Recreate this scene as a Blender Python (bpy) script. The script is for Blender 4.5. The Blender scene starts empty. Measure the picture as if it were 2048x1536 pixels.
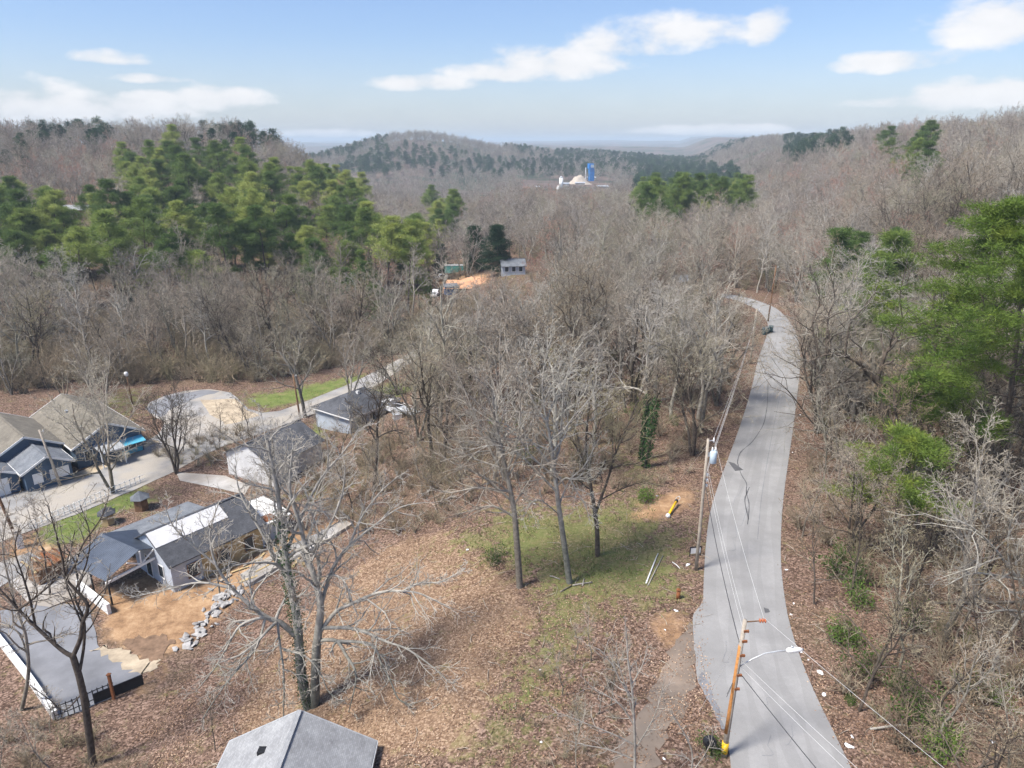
import bpy, math, random
import numpy as np
from mathutils import Vector, Matrix

R = math.radians
scene = bpy.context.scene
col = scene.collection
random.seed(7)
rng = np.random.default_rng(11)

# ------------------------------------------------------------------ camera
F = 1421.0            # focal length in pixels of the 2048 px wide photograph
CZ = 32.0             # drone height above the road
PITCH = math.atan((768 - 285) / F)
cam_d = bpy.data.cameras.new('camera')
cam_d.sensor_width = 36.0
cam_d.lens = F / 2048 * 36.0
cam_d.clip_start = 0.5
cam_d.clip_end = 40000
cam = bpy.data.objects.new('camera', cam_d)
cam.location = (0, 0, CZ)
cam.rotation_euler = (R(90) - PITCH, 0, 0)
col.objects.link(cam)
scene.camera = cam

# ------------------------------------------------------------------ light
SUN_EL, SUN_AZ = R(57), R(-118)      # azimuth clockwise from the view direction: behind and to one side of the drone
SKY_STRENGTH = 0.083
world = bpy.data.worlds.new('World')
scene.world = world
world.use_nodes = True
sun_d = bpy.data.lights.new('sun', 'SUN')
sun_d.energy = 2.9
sun_d.angle = R(13.0)
sun_d.color = (1.0, 0.94, 0.85)
sun = bpy.data.objects.new('sun', sun_d)
sv = Vector((math.sin(SUN_AZ) * math.cos(SUN_EL), math.cos(SUN_AZ) * math.cos(SUN_EL), math.sin(SUN_EL)))
sun.rotation_euler = sv.to_track_quat('Z', 'Y').to_euler()
sun.location = sv * 60
col.objects.link(sun)
scene.view_settings.view_transform = 'Standard'
scene.view_settings.look = 'None'
scene.view_settings.gamma = 1.0
scene.view_settings.use_curve_mapping = False
scene.view_settings.exposure = 1.27
scene.cycles.max_bounces = 5
scene.cycles.diffuse_bounces = 1
scene.cycles.glossy_bounces = 2
scene.cycles.transmission_bounces = 2
scene.cycles.volume_bounces = 0
scene.cycles.use_denoising = True
scene.cycles.use_adaptive_sampling = True
scene.cycles.adaptive_threshold = 0.025
scene.cycles.use_light_tree = False


def ray(u, v):
    dx = (u - 1024) / F
    dv = (v - 768) / F
    return np.array([dx, math.cos(PITCH) - dv * math.sin(PITCH), -math.sin(PITCH) - dv * math.cos(PITCH)])


def proj(x, y, z):
    dz = z - CZ
    d = y * math.cos(PITCH) - dz * math.sin(PITCH)
    up = y * math.sin(PITCH) + dz * math.cos(PITCH)
    return 1024 + F * x / d, 768 - F * up / d, d


def P(u, v, y):
    r = ray(u, v)
    t = y / r[1]
    return Vector((r[0] * t, y, CZ + r[2] * t))


# ------------------------------------------------------------------ sky with clouds
def build_world():
    nt = world.node_tree
    nt.nodes.clear()
    N, L = nt.nodes.new, nt.links.new

    def math_(op, a, b=None, c=None, clamp=False):
        n = N('ShaderNodeMath')
        n.operation = op
        n.use_clamp = clamp
        for i, s in enumerate((a, b, c)):
            if s is None:
                continue
            if isinstance(s, (int, float)):
                n.inputs[i].default_value = s
            else:
                L(s, n.inputs[i])
        return n.outputs[0]
    out = N('ShaderNodeOutputWorld')
    bg = N('ShaderNodeBackground')
    bg.inputs['Strength'].default_value = SKY_STRENGTH
    sky = N('ShaderNodeTexSky')
    sky.sky_type = 'NISHITA'
    sky.sun_disc = False
    sky.sun_elevation = SUN_EL
    sky.sun_rotation = SUN_AZ
    sky.air_density = 1.0
    sky.dust_density = 1.2
    sky.ozone_density = 1.6
    tc = N('ShaderNodeTexCoord')
    sep = N('ShaderNodeSeparateXYZ')
    L(tc.outputs['Generated'], sep.inputs[0])
    az = math_('ARCTAN2', sep.outputs[0], sep.outputs[1])
    el = math_('ARCSINE', sep.outputs[2])
    # turbulence that frays the cloud edges
    cmb = N('ShaderNodeCombineXYZ')
    L(math_('MULTIPLY', az, 1.0), cmb.inputs[0])
    L(math_('MULTIPLY', el, 1.9), cmb.inputs[1])
    no = N('ShaderNodeTexNoise')
    no.inputs['Scale'].default_value = 16
    no.inputs['Detail'].default_value = 10
    no.inputs['Roughness'].default_value = 0.55
    L(cmb.outputs[0], no.inputs['Vector'])
    no2 = N('ShaderNodeTexNoise')
    no2.inputs['Scale'].default_value = 5.5
    no2.inputs['Detail'].default_value = 4
    L(cmb.outputs[0], no2.inputs['Vector'])
    blobs = [(1350, 70, 150, 34), (1250, 92, 110, 30), (1110, 132, 150, 34), (1000, 150, 110, 22), (860, 168, 105, 17), (1528, 62, 38, 36),
             (2010, 48, 110, 52), (1790, 126, 95, 22), (1950, 196, 120, 30), (1810, 205, 110, 14), (220, 118, 68, 15), (292, 158, 75, 10),
             (430, 202, 90, 28), (70, 212, 150, 40), (235, 222, 130, 26), (300, 195, 60, 12), (665, 268, 100, 10), (1420, 262, 220, 12)]
    total = None
    for (u, v, ru, rv) in blobs:
        r = ray(u, v)
        r = r / np.linalg.norm(r)
        a0, e0 = math.atan2(r[0], r[1]), math.asin(r[2])
        da = math_('DIVIDE', math_('SUBTRACT', az, a0), ru / F)
        de = math_('DIVIDE', math_('SUBTRACT', el, e0), rv / F)
        # flatter undersides
        de = math_('MULTIPLY', de, math_('ADD', math_('MULTIPLY', math_('LESS_THAN', de, 0.0), 0.5), 1.0))
        q = math_('ADD', math_('MULTIPLY', da, da), math_('MULTIPLY', de, de))
        b = math_('SUBTRACT', 1.0, q)
        total = b if total is None else math_('SMOOTH_MAX', total, b, 0.35)
    # the same kind of cloud goes on round the rest of the sky
    rest = math_('SUBTRACT', math_('MULTIPLY', no2.outputs[0], 4.2), 2.75)
    aside = math_('MULTIPLY', math_('SUBTRACT', math_('ABSOLUTE', az), 0.72), 8.0, clamp=True)
    above = math_('MULTIPLY', math_('SUBTRACT', el, 0.22), 8.0, clamp=True)
    where = math_('MAXIMUM', aside, above)
    rest = math_('ADD', math_('MULTIPLY', rest, where), math_('MULTIPLY', math_('SUBTRACT', 1.0, where), -3.0))
    total = math_('MAXIMUM', total, rest)
    fray = math_('ADD', math_('MULTIPLY', math_('SUBTRACT', no.outputs[0], 0.5), 4.2), math_('MULTIPLY', math_('SUBTRACT', no2.outputs[0], 0.5), 1.5))
    dens = math_('ADD', total, fray)
    mr = N('ShaderNodeMapRange')
    mr.interpolation_type = 'SMOOTHSTEP'
    mr.inputs['From Min'].default_value = -0.5
    mr.inputs['From Max'].default_value = 1.0
    L(dens, mr.inputs['Value'])
    fac = math_('MULTIPLY', mr.outputs[0], 0.93)
    veil = N('ShaderNodeMapRange')
    veil.interpolation_type = 'SMOOTHSTEP'
    veil.inputs['From Min'].default_value = 0.14
    veil.inputs['From Max'].default_value = -0.01
    veil.inputs['To Max'].default_value = 0.32
    L(el, veil.inputs['Value'])
    fac = math_('MAXIMUM', fac, veil.outputs[0])
    up = math_('GREATER_THAN', el, -0.05)
    fac = math_('MULTIPLY', fac, up)
    cc = N('ShaderNodeMix')
    cc.data_type = 'RGBA'
    cc.inputs['A'].default_value = (3.9, 3.95, 4.1, 1)
    cc.inputs['B'].default_value = (5.9, 5.75, 5.65, 1)
    L(no.outputs[0], cc.inputs['Factor'])
    tint = N('ShaderNodeMix')
    tint.data_type = 'RGBA'
    tint.blend_type = 'MULTIPLY'
    tint.inputs['Factor'].default_value = 1.0
    tint.inputs['B'].default_value = (0.70, 0.75, 0.90, 1)
    L(sky.outputs[0], tint.inputs['A'])
    mx = N('ShaderNodeMix')
    mx.data_type = 'RGBA'
    L(fac, mx.inputs['Factor'])
    L(tint.outputs['Result'], mx.inputs['A'])
    L(cc.outputs['Result'], mx.inputs['B'])
    L(mx.outputs['Result'], bg.inputs['Color'])
    L(bg.outputs[0], out.inputs['Surface'])


build_world()


# ------------------------------------------------------------------ materials
class NT:
    def __init__(self, name):
        self.m = bpy.data.materials.new(name)
        self.m.use_nodes = True
        self.nt = self.m.node_tree
        self.b = self.nt.nodes['Principled BSDF']
        self.b.inputs['Specular IOR Level'].default_value = 0.25

    def n(self, t, **kw):
        nd = self.nt.nodes.new(t)
        for k, v in kw.items():
            setattr(nd, k, v)
        return nd

    def l(self, a, b):
        self.nt.links.new(a, b)

    def pos(self):
        return self.n('ShaderNodeNewGeometry').outputs['Position']

    def noise(self, scale, detail=4, rough=0.6, vec=None, out='Fac'):
        t = self.n('ShaderNodeTexNoise')
        t.inputs['Scale'].default_value = scale
        t.inputs['Detail'].default_value = detail
        t.inputs['Roughness'].default_value = rough
        if vec is not None:
            self.l(vec, t.inputs['Vector'])
        return t.outputs[out]

    def voro(self, scale, vec=None, out='Color'):
        t = self.n('ShaderNodeTexVoronoi')
        t.inputs['Scale'].default_value = scale
        if vec is not None:
            self.l(vec, t.inputs['Vector'])
        return t.outputs[out]

    def ramp(self, fac, stops):
        r = self.n('ShaderNodeValToRGB')
        e = r.color_ramp.elements
        while len(e) < len(stops):
            e.new(0.5)
        for q, (p, c) in zip(e, stops):
            q.position = p
            q.color = (*c, 1) if len(c) == 3 else c
        self.l(fac, r.inputs[0])
        return r.outputs[0]

    def mix(self, fac, a, b, blend='MIX'):
        m = self.n('ShaderNodeMix', data_type='RGBA', blend_type=blend)
        for s, v in (('Factor', fac), ('A', a), ('B', b)):
            if isinstance(v, (int, float)):
                m.inputs[s].default_value = v
            elif isinstance(v, tuple):
                m.inputs[s].default_value = (*v, 1)
            else:
                self.l(v, m.inputs[s])
        return m.outputs['Result']

    def math(self, op, a, b=0.0, clamp=False):
        m = self.n('ShaderNodeMath', operation=op, use_clamp=clamp)
        for i, v in enumerate((a, b)):
            if isinstance(v, (int, float)):
                m.inputs[i].default_value = v
            else:
                self.l(v, m.inputs[i])
        return m.outputs[0]

    def attr(self, name, out='Fac'):
        return self.n('ShaderNodeAttribute', attribute_name=name).outputs[out]

    def objrand(self):
        return self.n('ShaderNodeObjectInfo').outputs['Random']

    def bump(self, h, strength=0.5, dist=0.05):
        b = self.n('ShaderNodeBump')
        b.inputs['Strength'].default_value = strength
        b.inputs['Distance'].default_value = dist
        self.l(h, b.inputs['Height'])
        self.l(b.outputs[0], self.b.inputs['Normal'])

    def color(self, c):
        if isinstance(c, tuple):
            self.b.inputs['Base Color'].default_value = (*c, 1)
        else:
            self.l(c, self.b.inputs['Base Color'])
        return self

    def rough(self, r):
        self.b.inputs['Roughness'].default_value = r
        return self


def mat_plain(name, c, rough=0.8, var=0.25, scale=2.0, metal=0.0):
    t = NT(name)
    n = t.noise(scale, 5, 0.65, t.pos())
    lo = tuple(x * (1 - var) for x in c)
    hi = tuple(min(1, x * (1 + var)) for x in c)
    t.color(t.ramp(n, [(0.3, lo), (0.7, hi)])).rough(rough)
    t.b.inputs['Metallic'].default_value = metal
    return t.m


def mat_bark(name, dark, light, tint=0.35, limb=None):
    t = NT(name)
    n = t.noise(3.0, 5, 0.7, t.pos())
    c = t.ramp(n, [(0.32, dark), (0.68, light)])
    r = t.objrand()
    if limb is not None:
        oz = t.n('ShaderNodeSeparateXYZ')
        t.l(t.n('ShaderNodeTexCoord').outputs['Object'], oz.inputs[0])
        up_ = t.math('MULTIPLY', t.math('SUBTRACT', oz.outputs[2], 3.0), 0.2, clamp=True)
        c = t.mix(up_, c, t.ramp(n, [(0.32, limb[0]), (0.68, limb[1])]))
    if tint > 0.1:
        k_ = min(1.0, tint * 2)
        c = t.mix(k_, c, t.ramp(r, [(0.0, (0.50, 0.45, 0.42)), (0.22, (0.98, 0.88, 0.78)), (0.45, (1.25, 1.23, 1.18)), (0.62, (0.88, 0.90, 0.72)), (0.8, (1.0, 0.92, 0.84)), (1.0, (0.60, 0.57, 0.53))]), 'MULTIPLY')
    t.color(c).rough(0.9)
    t.b.inputs['Specular IOR Level'].default_value = 0.1
    return t.m


def mat_leaf(name, stops, scale=0.6, tr=0.25, objw=0.5):
    t = NT(name)
    n = t.noise(scale, 3, 0.6, t.pos())
    r = t.objrand()
    f = t.math('ADD', t.math('MULTIPLY', n, 1 - objw * 0.5), t.math('MULTIPLY', t.math('SUBTRACT', r, 0.5), objw), clamp=True)
    c = t.ramp(f, stops)
    t.color(c).rough(0.65)
    trn = t.n('ShaderNodeBsdfTranslucent')
    t.l(c, trn.inputs['Color'])
    ms = t.n('ShaderNodeMixShader')
    ms.inputs[0].default_value = tr
    out = t.nt.nodes['Material Output']
    t.l(t.b.outputs[0], ms.inputs[1])
    t.l(trn.outputs[0], ms.inputs[2])
    t.l(ms.outputs[0], out.inputs['Surface'])
    return t.m


M = {}
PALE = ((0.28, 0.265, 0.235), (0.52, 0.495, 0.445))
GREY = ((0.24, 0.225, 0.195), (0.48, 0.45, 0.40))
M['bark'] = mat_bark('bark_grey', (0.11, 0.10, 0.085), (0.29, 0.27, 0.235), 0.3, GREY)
M['bark_dark'] = mat_bark('bark_dark', (0.05, 0.042, 0.035), (0.15, 0.125, 0.105), 0.2)
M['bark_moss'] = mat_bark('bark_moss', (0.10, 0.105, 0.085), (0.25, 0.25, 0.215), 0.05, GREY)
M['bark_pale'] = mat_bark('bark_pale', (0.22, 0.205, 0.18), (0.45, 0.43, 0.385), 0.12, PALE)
M['twig_pale'] = mat_bark('twig_pale', (0.27, 0.255, 0.225), (0.52, 0.49, 0.44), 0.15)
M['twig'] = mat_bark('twig_grey', (0.20, 0.18, 0.152), (0.51, 0.47, 0.41), 0.5)
M['twig_far'] = mat_bark('twig_far', (0.18, 0.165, 0.16), (0.39, 0.355, 0.335), 0.5)
M['twig_red'] = mat_bark('twig_red', (0.32, 0.16, 0.12), (0.52, 0.30, 0.23), 0.1)
M['brush'] = mat_bark('brush_twig', (0.19, 0.165, 0.12), (0.44, 0.385, 0.30), 0.5)
M['pine_bark'] = mat_bark('pine_bark', (0.055, 0.045, 0.04), (0.16, 0.125, 0.10), 0.1)
M['needle'] = mat_leaf('pine_needles', [(0.2, (0.11, 0.175, 0.045)), (0.45, (0.225, 0.30, 0.07)), (0.7, (0.40, 0.44, 0.12))], 0.45, 0.3, 0.7)
M['needle_dark'] = mat_leaf('pine_needles_dark', [(0.25, (0.025, 0.06, 0.028)), (0.55, (0.05, 0.10, 0.04)), (0.8, (0.09, 0.15, 0.05))])
M['needle_bright'] = mat_leaf('pine_needles_bright', [(0.3, (0.08, 0.14, 0.022)), (0.52, (0.16, 0.235, 0.04)), (0.72, (0.33, 0.385, 0.065))], 0.5, 0.3, 0.1)
M['ivy'] = mat_leaf('ivy_leaves', [(0.3, (0.018, 0.05, 0.014)), (0.7, (0.05, 0.12, 0.03))], 1.5, 0.15, 0.2)
M['shrub_green'] = mat_leaf('shrub_leaves', [(0.3, (0.06, 0.11, 0.02)), (0.7, (0.17, 0.26, 0.05))], 1.0, 0.3, 0.4)
M['forsythia'] = mat_leaf('forsythia_bloom', [(0.3, (0.45, 0.40, 0.02)), (0.7, (0.75, 0.68, 0.06))], 1.0, 0.3, 0.1)
M['bud_red'] = mat_leaf('maple_buds', [(0.3, (0.28, 0.10, 0.07)), (0.7, (0.50, 0.20, 0.13))], 0.5, 0.3, 0.3)


# ------------------------------------------------------------------ terrain
def S(t):
    t = np.clip(t, 0, 1)
    return t * t * (3 - 2 * t)


def hash2(ix, iy):
    h = np.sin(ix * 127.1 + iy * 311.7) * 43758.5453
    return h - np.floor(h)


def vnoise(x, y):
    ix, iy = np.floor(x), np.floor(y)
    fx, fy = x - ix, y - iy
    fx, fy = fx * fx * (3 - 2 * fx), fy * fy * (3 - 2 * fy)
    a, b, c, d = hash2(ix, iy), hash2(ix + 1, iy), hash2(ix, iy + 1), hash2(ix + 1, iy + 1)
    return (a * (1 - fx) + b * fx) * (1 - fy) + (c * (1 - fx) + d * fx) * fy - 0.5


def road_edge(y):
    return np.where(y < 120, 20 + (y - 30) * 0.30, np.where(y < 160, 47 + (y - 120) * 0.12, 52 + (y - 160) * 0.22))


def terrain(x, y):
    x = np.asarray(x, float)
    y = np.asarray(y, float)
    z = -7 * S((2 - x) / 30) * (1 - 0.0 * y)
    # wooded hill on one side
    t = np.clip((y - 112) / 330, 0, 1)
    mask = S((-12 - 0.30 * np.clip(y - 250, 0, 400) - x) / 95) * (1 - S((y - 430) / 330))
    hill = 38 * (0.35 * S(t) + 0.65 * t * S(t * 6)) * mask
    valley = -12 * S((y - 170) / 480) * (1 - mask)
    # hill across the road
    rx = x - road_edge(y) - 1.5
    rh = 30 * S(rx / 125) * (1 - 0.15 * S((y - 500) / 500))
    z = z + hill + valley * (1 - S(rx / 125)) + rh
    far = S((y - 330) / 500)
    z = z + far * (6 * vnoise(x / 170 + 3.1, y / 230 + 1.7) + 3 * vnoise(x / 60, y / 80))
    z = z + 49 * np.exp(-((x + 178) / 135) ** 2 - ((y - 1250) / 260) ** 2)
    z = z + 20 * np.exp(-((x + 40) / 120) ** 2 - ((y - 1350) / 260) ** 2)
    z = z + 14 * np.exp(-((x - 150) / 120) ** 2 - ((y - 1450) / 220) ** 2)
    # far ridges
    ff = S((y - 1700) / 1500)
    z = z + ff * (20 + 28 * vnoise(x / 900 + 8, y / 700) + 9 * vnoise(x / 240, y / 260 + 4))
    z = z + S((y - 4500) / 1800) * (30 + 24 * vnoise(x / 1300 + 2.3, y / 1500 + 5) + 8 * vnoise(x / 500, y / 700))
    # small unevenness away from the built strip
    near = np.clip(1 - far, 0, 1)
    bump = 0.5 * vnoise(x / 9, y / 9) + 0.22 * vnoise(x / 3.1 + 7, y / 3.1)
    z = z + near * bump * S((rx) / 6) + near * 0.35 * bump * S((13 - x) / 10) * S((x + 26) / 10)
    return z


def tz(x, y):
    return float(terrain(x, y))


def G(u, v, z=None):
    """Point of the ground (or of level z) seen at a pixel of the photograph."""
    r = ray(u, v)
    if z is not None:
        t = (z - CZ) / r[2]
        return Vector((r[0] * t, r[1] * t, z))
    ts = np.geomspace(15, 9000, 4000)
    zz = CZ + r[2] * ts - terrain(r[0] * ts, r[1] * ts)
    k = int(np.argmax(zz < 0))
    if zz[k] >= 0:
        k = len(ts) - 1
    a, b = ts[max(k - 1, 0)], ts[k]
    za, zb = zz[max(k - 1, 0)], zz[k]
    t = a + (b - a) * (za / (za - zb + 1e-9)) if k else a
    return Vector((r[0] * t, r[1] * t, CZ + r[2] * t))


def poly_px(pts, z=None):
    return [G(u, v, z) for (u, v) in pts]


def inpoly(x, y, poly):
    x = np.asarray(x, float)
    y = np.asarray(y, float)
    c = np.zeros(x.shape, bool)
    n = len(poly)
    for i in range(n):
        x1, y1 = poly[i][0], poly[i][1]
        x2, y2 = poly[(i + 1) % n][0], poly[(i + 1) % n][1]
        if y1 == y2:
            continue
        k = ((y1 > y) != (y2 > y)) & (x < (x2 - x1) * (y - y1) / (y2 - y1) + x1)
        c ^= k
    return c


def sdist(x, y, poly):
    """signed distance, positive inside"""
    x = np.asarray(x, float)
    y = np.asarray(y, float)
    d = np.full(x.shape, 1e9)
    n = len(poly)
    for i in range(n):
        x1, y1 = poly[i][0], poly[i][1]
        x2, y2 = poly[(i + 1) % n][0], poly[(i + 1) % n][1]
        ex, ey = x2 - x1, y2 - y1
        t = np.clip(((x - x1) * ex + (y - y1) * ey) / (ex * ex + ey * ey + 1e-9), 0, 1)
        d = np.minimum(d, np.hypot(x - x1 - t * ex, y - y1 - t * ey))
    return np.where(inpoly(x, y, poly), d, -d)


def tag(o, label=None, cat=None, group=None, kind=None):
    if label:
        o['label'] = label
    if cat:
        o['category'] = cat
    if group:
        o['group'] = group
    if kind:
        o['kind'] = kind
    return o


def link(name, me, parent=None):
    o = bpy.data.objects.new(name, me)
    col.objects.link(o)
    if parent is not None:
        o.parent = parent
    return o


def empty(name, loc=(0, 0, 0), rz=0.0):
    o = bpy.data.objects.new(name, None)
    o.empty_display_size = 0.3
    o.location = loc
    o.rotation_euler = (0, 0, rz)
    col.objects.link(o)
    return o


def np_mesh(name, V, faces_n, idx, mats, smooth=False, midx=None):
    """V (n,3); faces all of size faces_n; idx flat"""
    me = bpy.data.meshes.new(name)
    V = np.asarray(V, np.float32)
    idx = np.asarray(idx, np.int32).ravel()
    nf = len(idx) // faces_n
    me.vertices.add(len(V))
    me.vertices.foreach_set('co', V.ravel())
    me.loops.add(len(idx))
    me.loops.foreach_set('vertex_index', idx)
    me.polygons.add(nf)
    me.polygons.foreach_set('loop_start', np.arange(0, len(idx), faces_n, dtype=np.int32))
    me.polygons.foreach_set('loop_total', np.full(nf, faces_n, np.int32))
    if smooth:
        me.polygons.foreach_set('use_smooth', np.ones(nf, bool))
    for m in mats:
        me.materials.append(m)
    if midx is not None:
        me.polygons.foreach_set('material_index', np.asarray(midx, np.int32))
    me.update(calc_edges=True)
    return me


# ground zones, outlined on the photograph and laid out on the ground
Z_LITTER = poly_px([(430, 1536), (470, 1400), (540, 1300), (640, 1180), (760, 1090), (900, 1050), (1050, 1170), (1100, 1250), (1000, 1400), (960, 1536)])
Z_GRASS = [poly_px(p) for p in (
    [(850, 1090), (1010, 1010), (1180, 1005), (1290, 970), (1340, 1050), (1392, 1040), (1392, 1200), (1300, 1240), (1230, 1230), (1160, 1320), (1110, 1420), (1060, 1560), (840, 1560), (960, 1420), (1030, 1300), (1070, 1200), (960, 1130)],
    [(60, 1050), (200, 1000), (290, 960), (320, 1000), (240, 1030), (180, 1090), (60, 1100)],
    [(470, 790), (560, 780), (720, 745), (760, 745), (640, 800), (540, 822), (490, 815)],
    [(580, 880), (640, 835), (660, 860), (640, 890), (590, 900)],
    [(700, 790), (790, 760), (850, 770), (790, 800), (720, 820)],
    [(180, 800), (280, 775), (300, 800), (260, 850), (215, 845)],
    [(520, 1010), (640, 960), (700, 980), (620, 1010)],
    [(1210, 880), (1300, 900), (1320, 960), (1240, 960)],
    [(1000, 545), (1060, 545), (1050, 560), (1000, 560)],
    [(1330, 580), (1400, 580), (1380, 610), (1330, 605)],
    [(1020, 690), (1150, 680), (1180, 720), (1050, 760)],
)]
Z_LAWN = [Z_GRASS[i] for i in (1, 2, 3, 4)]
Z_DIRT = [poly_px(p) for p in (
    [(185, 1180), (260, 1150), (430, 1110), (560, 1060), (700, 1030), (720, 1050), (600, 1110), (500, 1190), (440, 1250), (380, 1290), (300, 1350), (285, 1345), (240, 1310), (190, 1290), (190, 1240)],
    [(240, 1400), (300, 1340), (350, 1330), (330, 1370), (270, 1410)],
    [(1240, 1030), (1310, 985), (1390, 960), (1400, 1010), (1330, 1050), (1250, 1045)],
    [(1270, 1240), (1330, 1210), (1385, 1230), (1390, 1370), (1320, 1420), (1290, 1400), (1330, 1310)],
    [(870, 560), (930, 545), (985, 545), (985, 570), (930, 575), (870, 590)],
    [(75, 960), (130, 955), (170, 930), (180, 945), (110, 985), (75, 985)],
    [(460, 800), (490, 815), (540, 830), (470, 850), (430, 830)],
    [(0, 1080), (60, 1060), (140, 1095), (130, 1110), (0, 1120)],
)]


def zone(x, y, polys, soft=1.2):
    w = np.zeros(np.shape(x))
    for p in polys:
        s = np.array(p)[:, :2]
        k = soft * (1 + 0.012 * np.mean(s[:, 1]))
        w = np.maximum(w, S((sdist(x, y, p) + k * 0.6) / (2 * k)))
    return w


def build_terrain():
    ys = np.concatenate([np.linspace(-60, 20, 30)[:-1], np.geomspace(20 + 60, 13000 + 60, 430) - 60])
    us = np.linspace(-1.25, 1.25, 331)
    yy, uu = np.meshgrid(ys, us, indexing='ij')
    xx = uu * (yy + 110)
    zz = terrain(xx, yy)
    V = np.stack([xx, yy, zz], -1).reshape(-1, 3)
    ny, nu = yy.shape
    i = np.arange(ny * nu).reshape(ny, nu)
    q = np.stack([i[:-1, :-1], i[:-1, 1:], i[1:, 1:], i[1:, :-1]], -1).reshape(-1, 4)
    t = NT('ground')
    pos = t.pos()
    fine = t.noise(0.9, 6, 0.75, pos)
    mid = t.noise(0.18, 4, 0.6, pos)
    leaf = t.voro(8.5, pos)
    bw = t.n('ShaderNodeSeparateColor')
    t.l(leaf, bw.inputs[0])
    forest = t.ramp(bw.outputs[0], [(0.0, (0.055, 0.034, 0.025)), (0.35, (0.115, 0.076, 0.057)), (0.7, (0.19, 0.126, 0.095)), (1.0, (0.32, 0.225, 0.175))])
    forest = t.mix(t.math('MULTIPLY', t.math('GREATER_THAN', mid, 0.55), 0.15), forest, (0.19, 0.155, 0.09))
    litter = t.ramp(bw.outputs[0], [(0.0, (0.12, 0.07, 0.045)), (0.35, (0.20, 0.13, 0.085)), (0.7, (0.28, 0.19, 0.125)), (1.0, (0.42, 0.305, 0.215))])
    grass = t.ramp(fine, [(0.25, (0.085, 0.125, 0.03)), (0.5, (0.15, 0.185, 0.055)), (0.66, (0.22, 0.195, 0.085)), (0.82, (0.30, 0.215, 0.12))])
    dirt = t.ramp(t.noise(0.6, 8, 0.8, pos), [(0.30, (0.15, 0.09, 0.055)), (0.45, (0.30, 0.185, 0.105)), (0.58, (0.42, 0.275, 0.16)), (0.72, (0.55, 0.42, 0.28))])
    farc = t.ramp(t.noise(0.012, 8, 0.7, pos), [(0.30, (0.03, 0.06, 0.035)), (0.44, (0.055, 0.075, 0.05)), (0.50, (0.13, 0.10, 0.085)), (0.7, (0.21, 0.16, 0.135))])

    def w(name, k=1.0):
        a = t.attr(name)
        e = t.math('ADD', t.math('MULTIPLY', t.math('SUBTRACT', a, 0.5), 2.4), t.math('MULTIPLY', t.math('SUBTRACT', fine, 0.5), 4.5 * k))
        return t.math('ADD', e, 0.5, clamp=True)
    lw, gw, dw = w('litter'), t.math('MULTIPLY', w('grass', 2.2), t.ramp(mid, [(0.34, (0.45,) * 3), (0.56, (1.0,) * 3)])), w('dirt', 0.7)
    litter = t.mix(t.ramp(t.noise(0.11, 5, 0.7, pos), [(0.42, (0, 0, 0)), (0.62, (0.4, 0.4, 0.4))]), litter, (0.27, 0.19, 0.125))
    c = t.mix(lw, forest, litter)
    c = t.mix(t.math('MULTIPLY', gw, 0.75), c, grass)
    lawn = t.ramp(fine, [(0.3, (0.085, 0.135, 0.03)), (0.52, (0.15, 0.20, 0.055)), (0.68, (0.235, 0.21, 0.10)), (0.8, (0.26, 0.20, 0.12))])
    c = t.mix(t.math('MULTIPLY', w('lawn', 0.9), 0.85), c, lawn)
    c = t.mix(dw, c, dirt)
    c = t.mix(t.attr('far'), c, farc)
    t.color(c).rough(0.95)
    t.b.inputs['Specular IOR Level'].default_value = 0.05
    t.bump(t.math('ADD', bw.outputs[1], fine), 0.6, 0.09)
    me = np_mesh('ground', V, 4, q, [t.m], smooth=True)
    x, y = V[:, 0], V[:, 1]
    sel = (y < 260) & (y > 0)
    for nm, zs in (('litter', [Z_LITTER]), ('grass', Z_GRASS), ('dirt', Z_DIRT), ('lawn', Z_LAWN)):
        a = np.zeros(len(V))
        a[sel] = zone(x[sel], y[sel], zs, 2.6 if nm == 'grass' else 1.2)
        at = me.attributes.new(nm, 'FLOAT', 'POINT')
        at.data.foreach_set('value', a.astype(np.float32))
    at = me.attributes.new('far', 'FLOAT', 'POINT')
    at.data.foreach_set('value', S((y - 420) / 300).astype(np.float32))
    tag(link('ground', me), kind='structure')


build_terrain()


# ------------------------------------------------------------------ sheets: road, street, slabs
def strip_sheet(name, left, right, mat, lift=0.03, parent=None, across=6, sub=4):
    """a ribbon between two edges that follows the ground"""
    def dense(pts):
        o = []
        for a, b in zip(pts[:-1], pts[1:]):
            for k in range(sub):
                o.append(a.lerp(b, k / sub))
        o.append(pts[-1])
        return o

    def smooth(pts):
        o = list(pts)
        for _ in range(3):
            o = [o[0]] + [(o[i - 1] + o[i] * 2 + o[i + 1]) / 4 for i in range(1, len(o) - 1)] + [o[-1]]
        return o
    A, B = smooth(dense(left)), smooth(dense(right))
    V, idx = [], []
    for a, b in zip(A, B):
        for k in range(across + 1):
            p = a.lerp(b, k / across)
            V.append((p.x, p.y, tz(p.x, p.y) + lift))
    w = across + 1
    for i in range(len(A) - 1):
        for k in range(across):
            idx += [i * w + k, i * w + k + 1, (i + 1) * w + k + 1, (i + 1) * w + k]
    me = np_mesh(name, V, 4, idx, [mat], smooth=True)
    return link(name, me, parent), A, B


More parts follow.
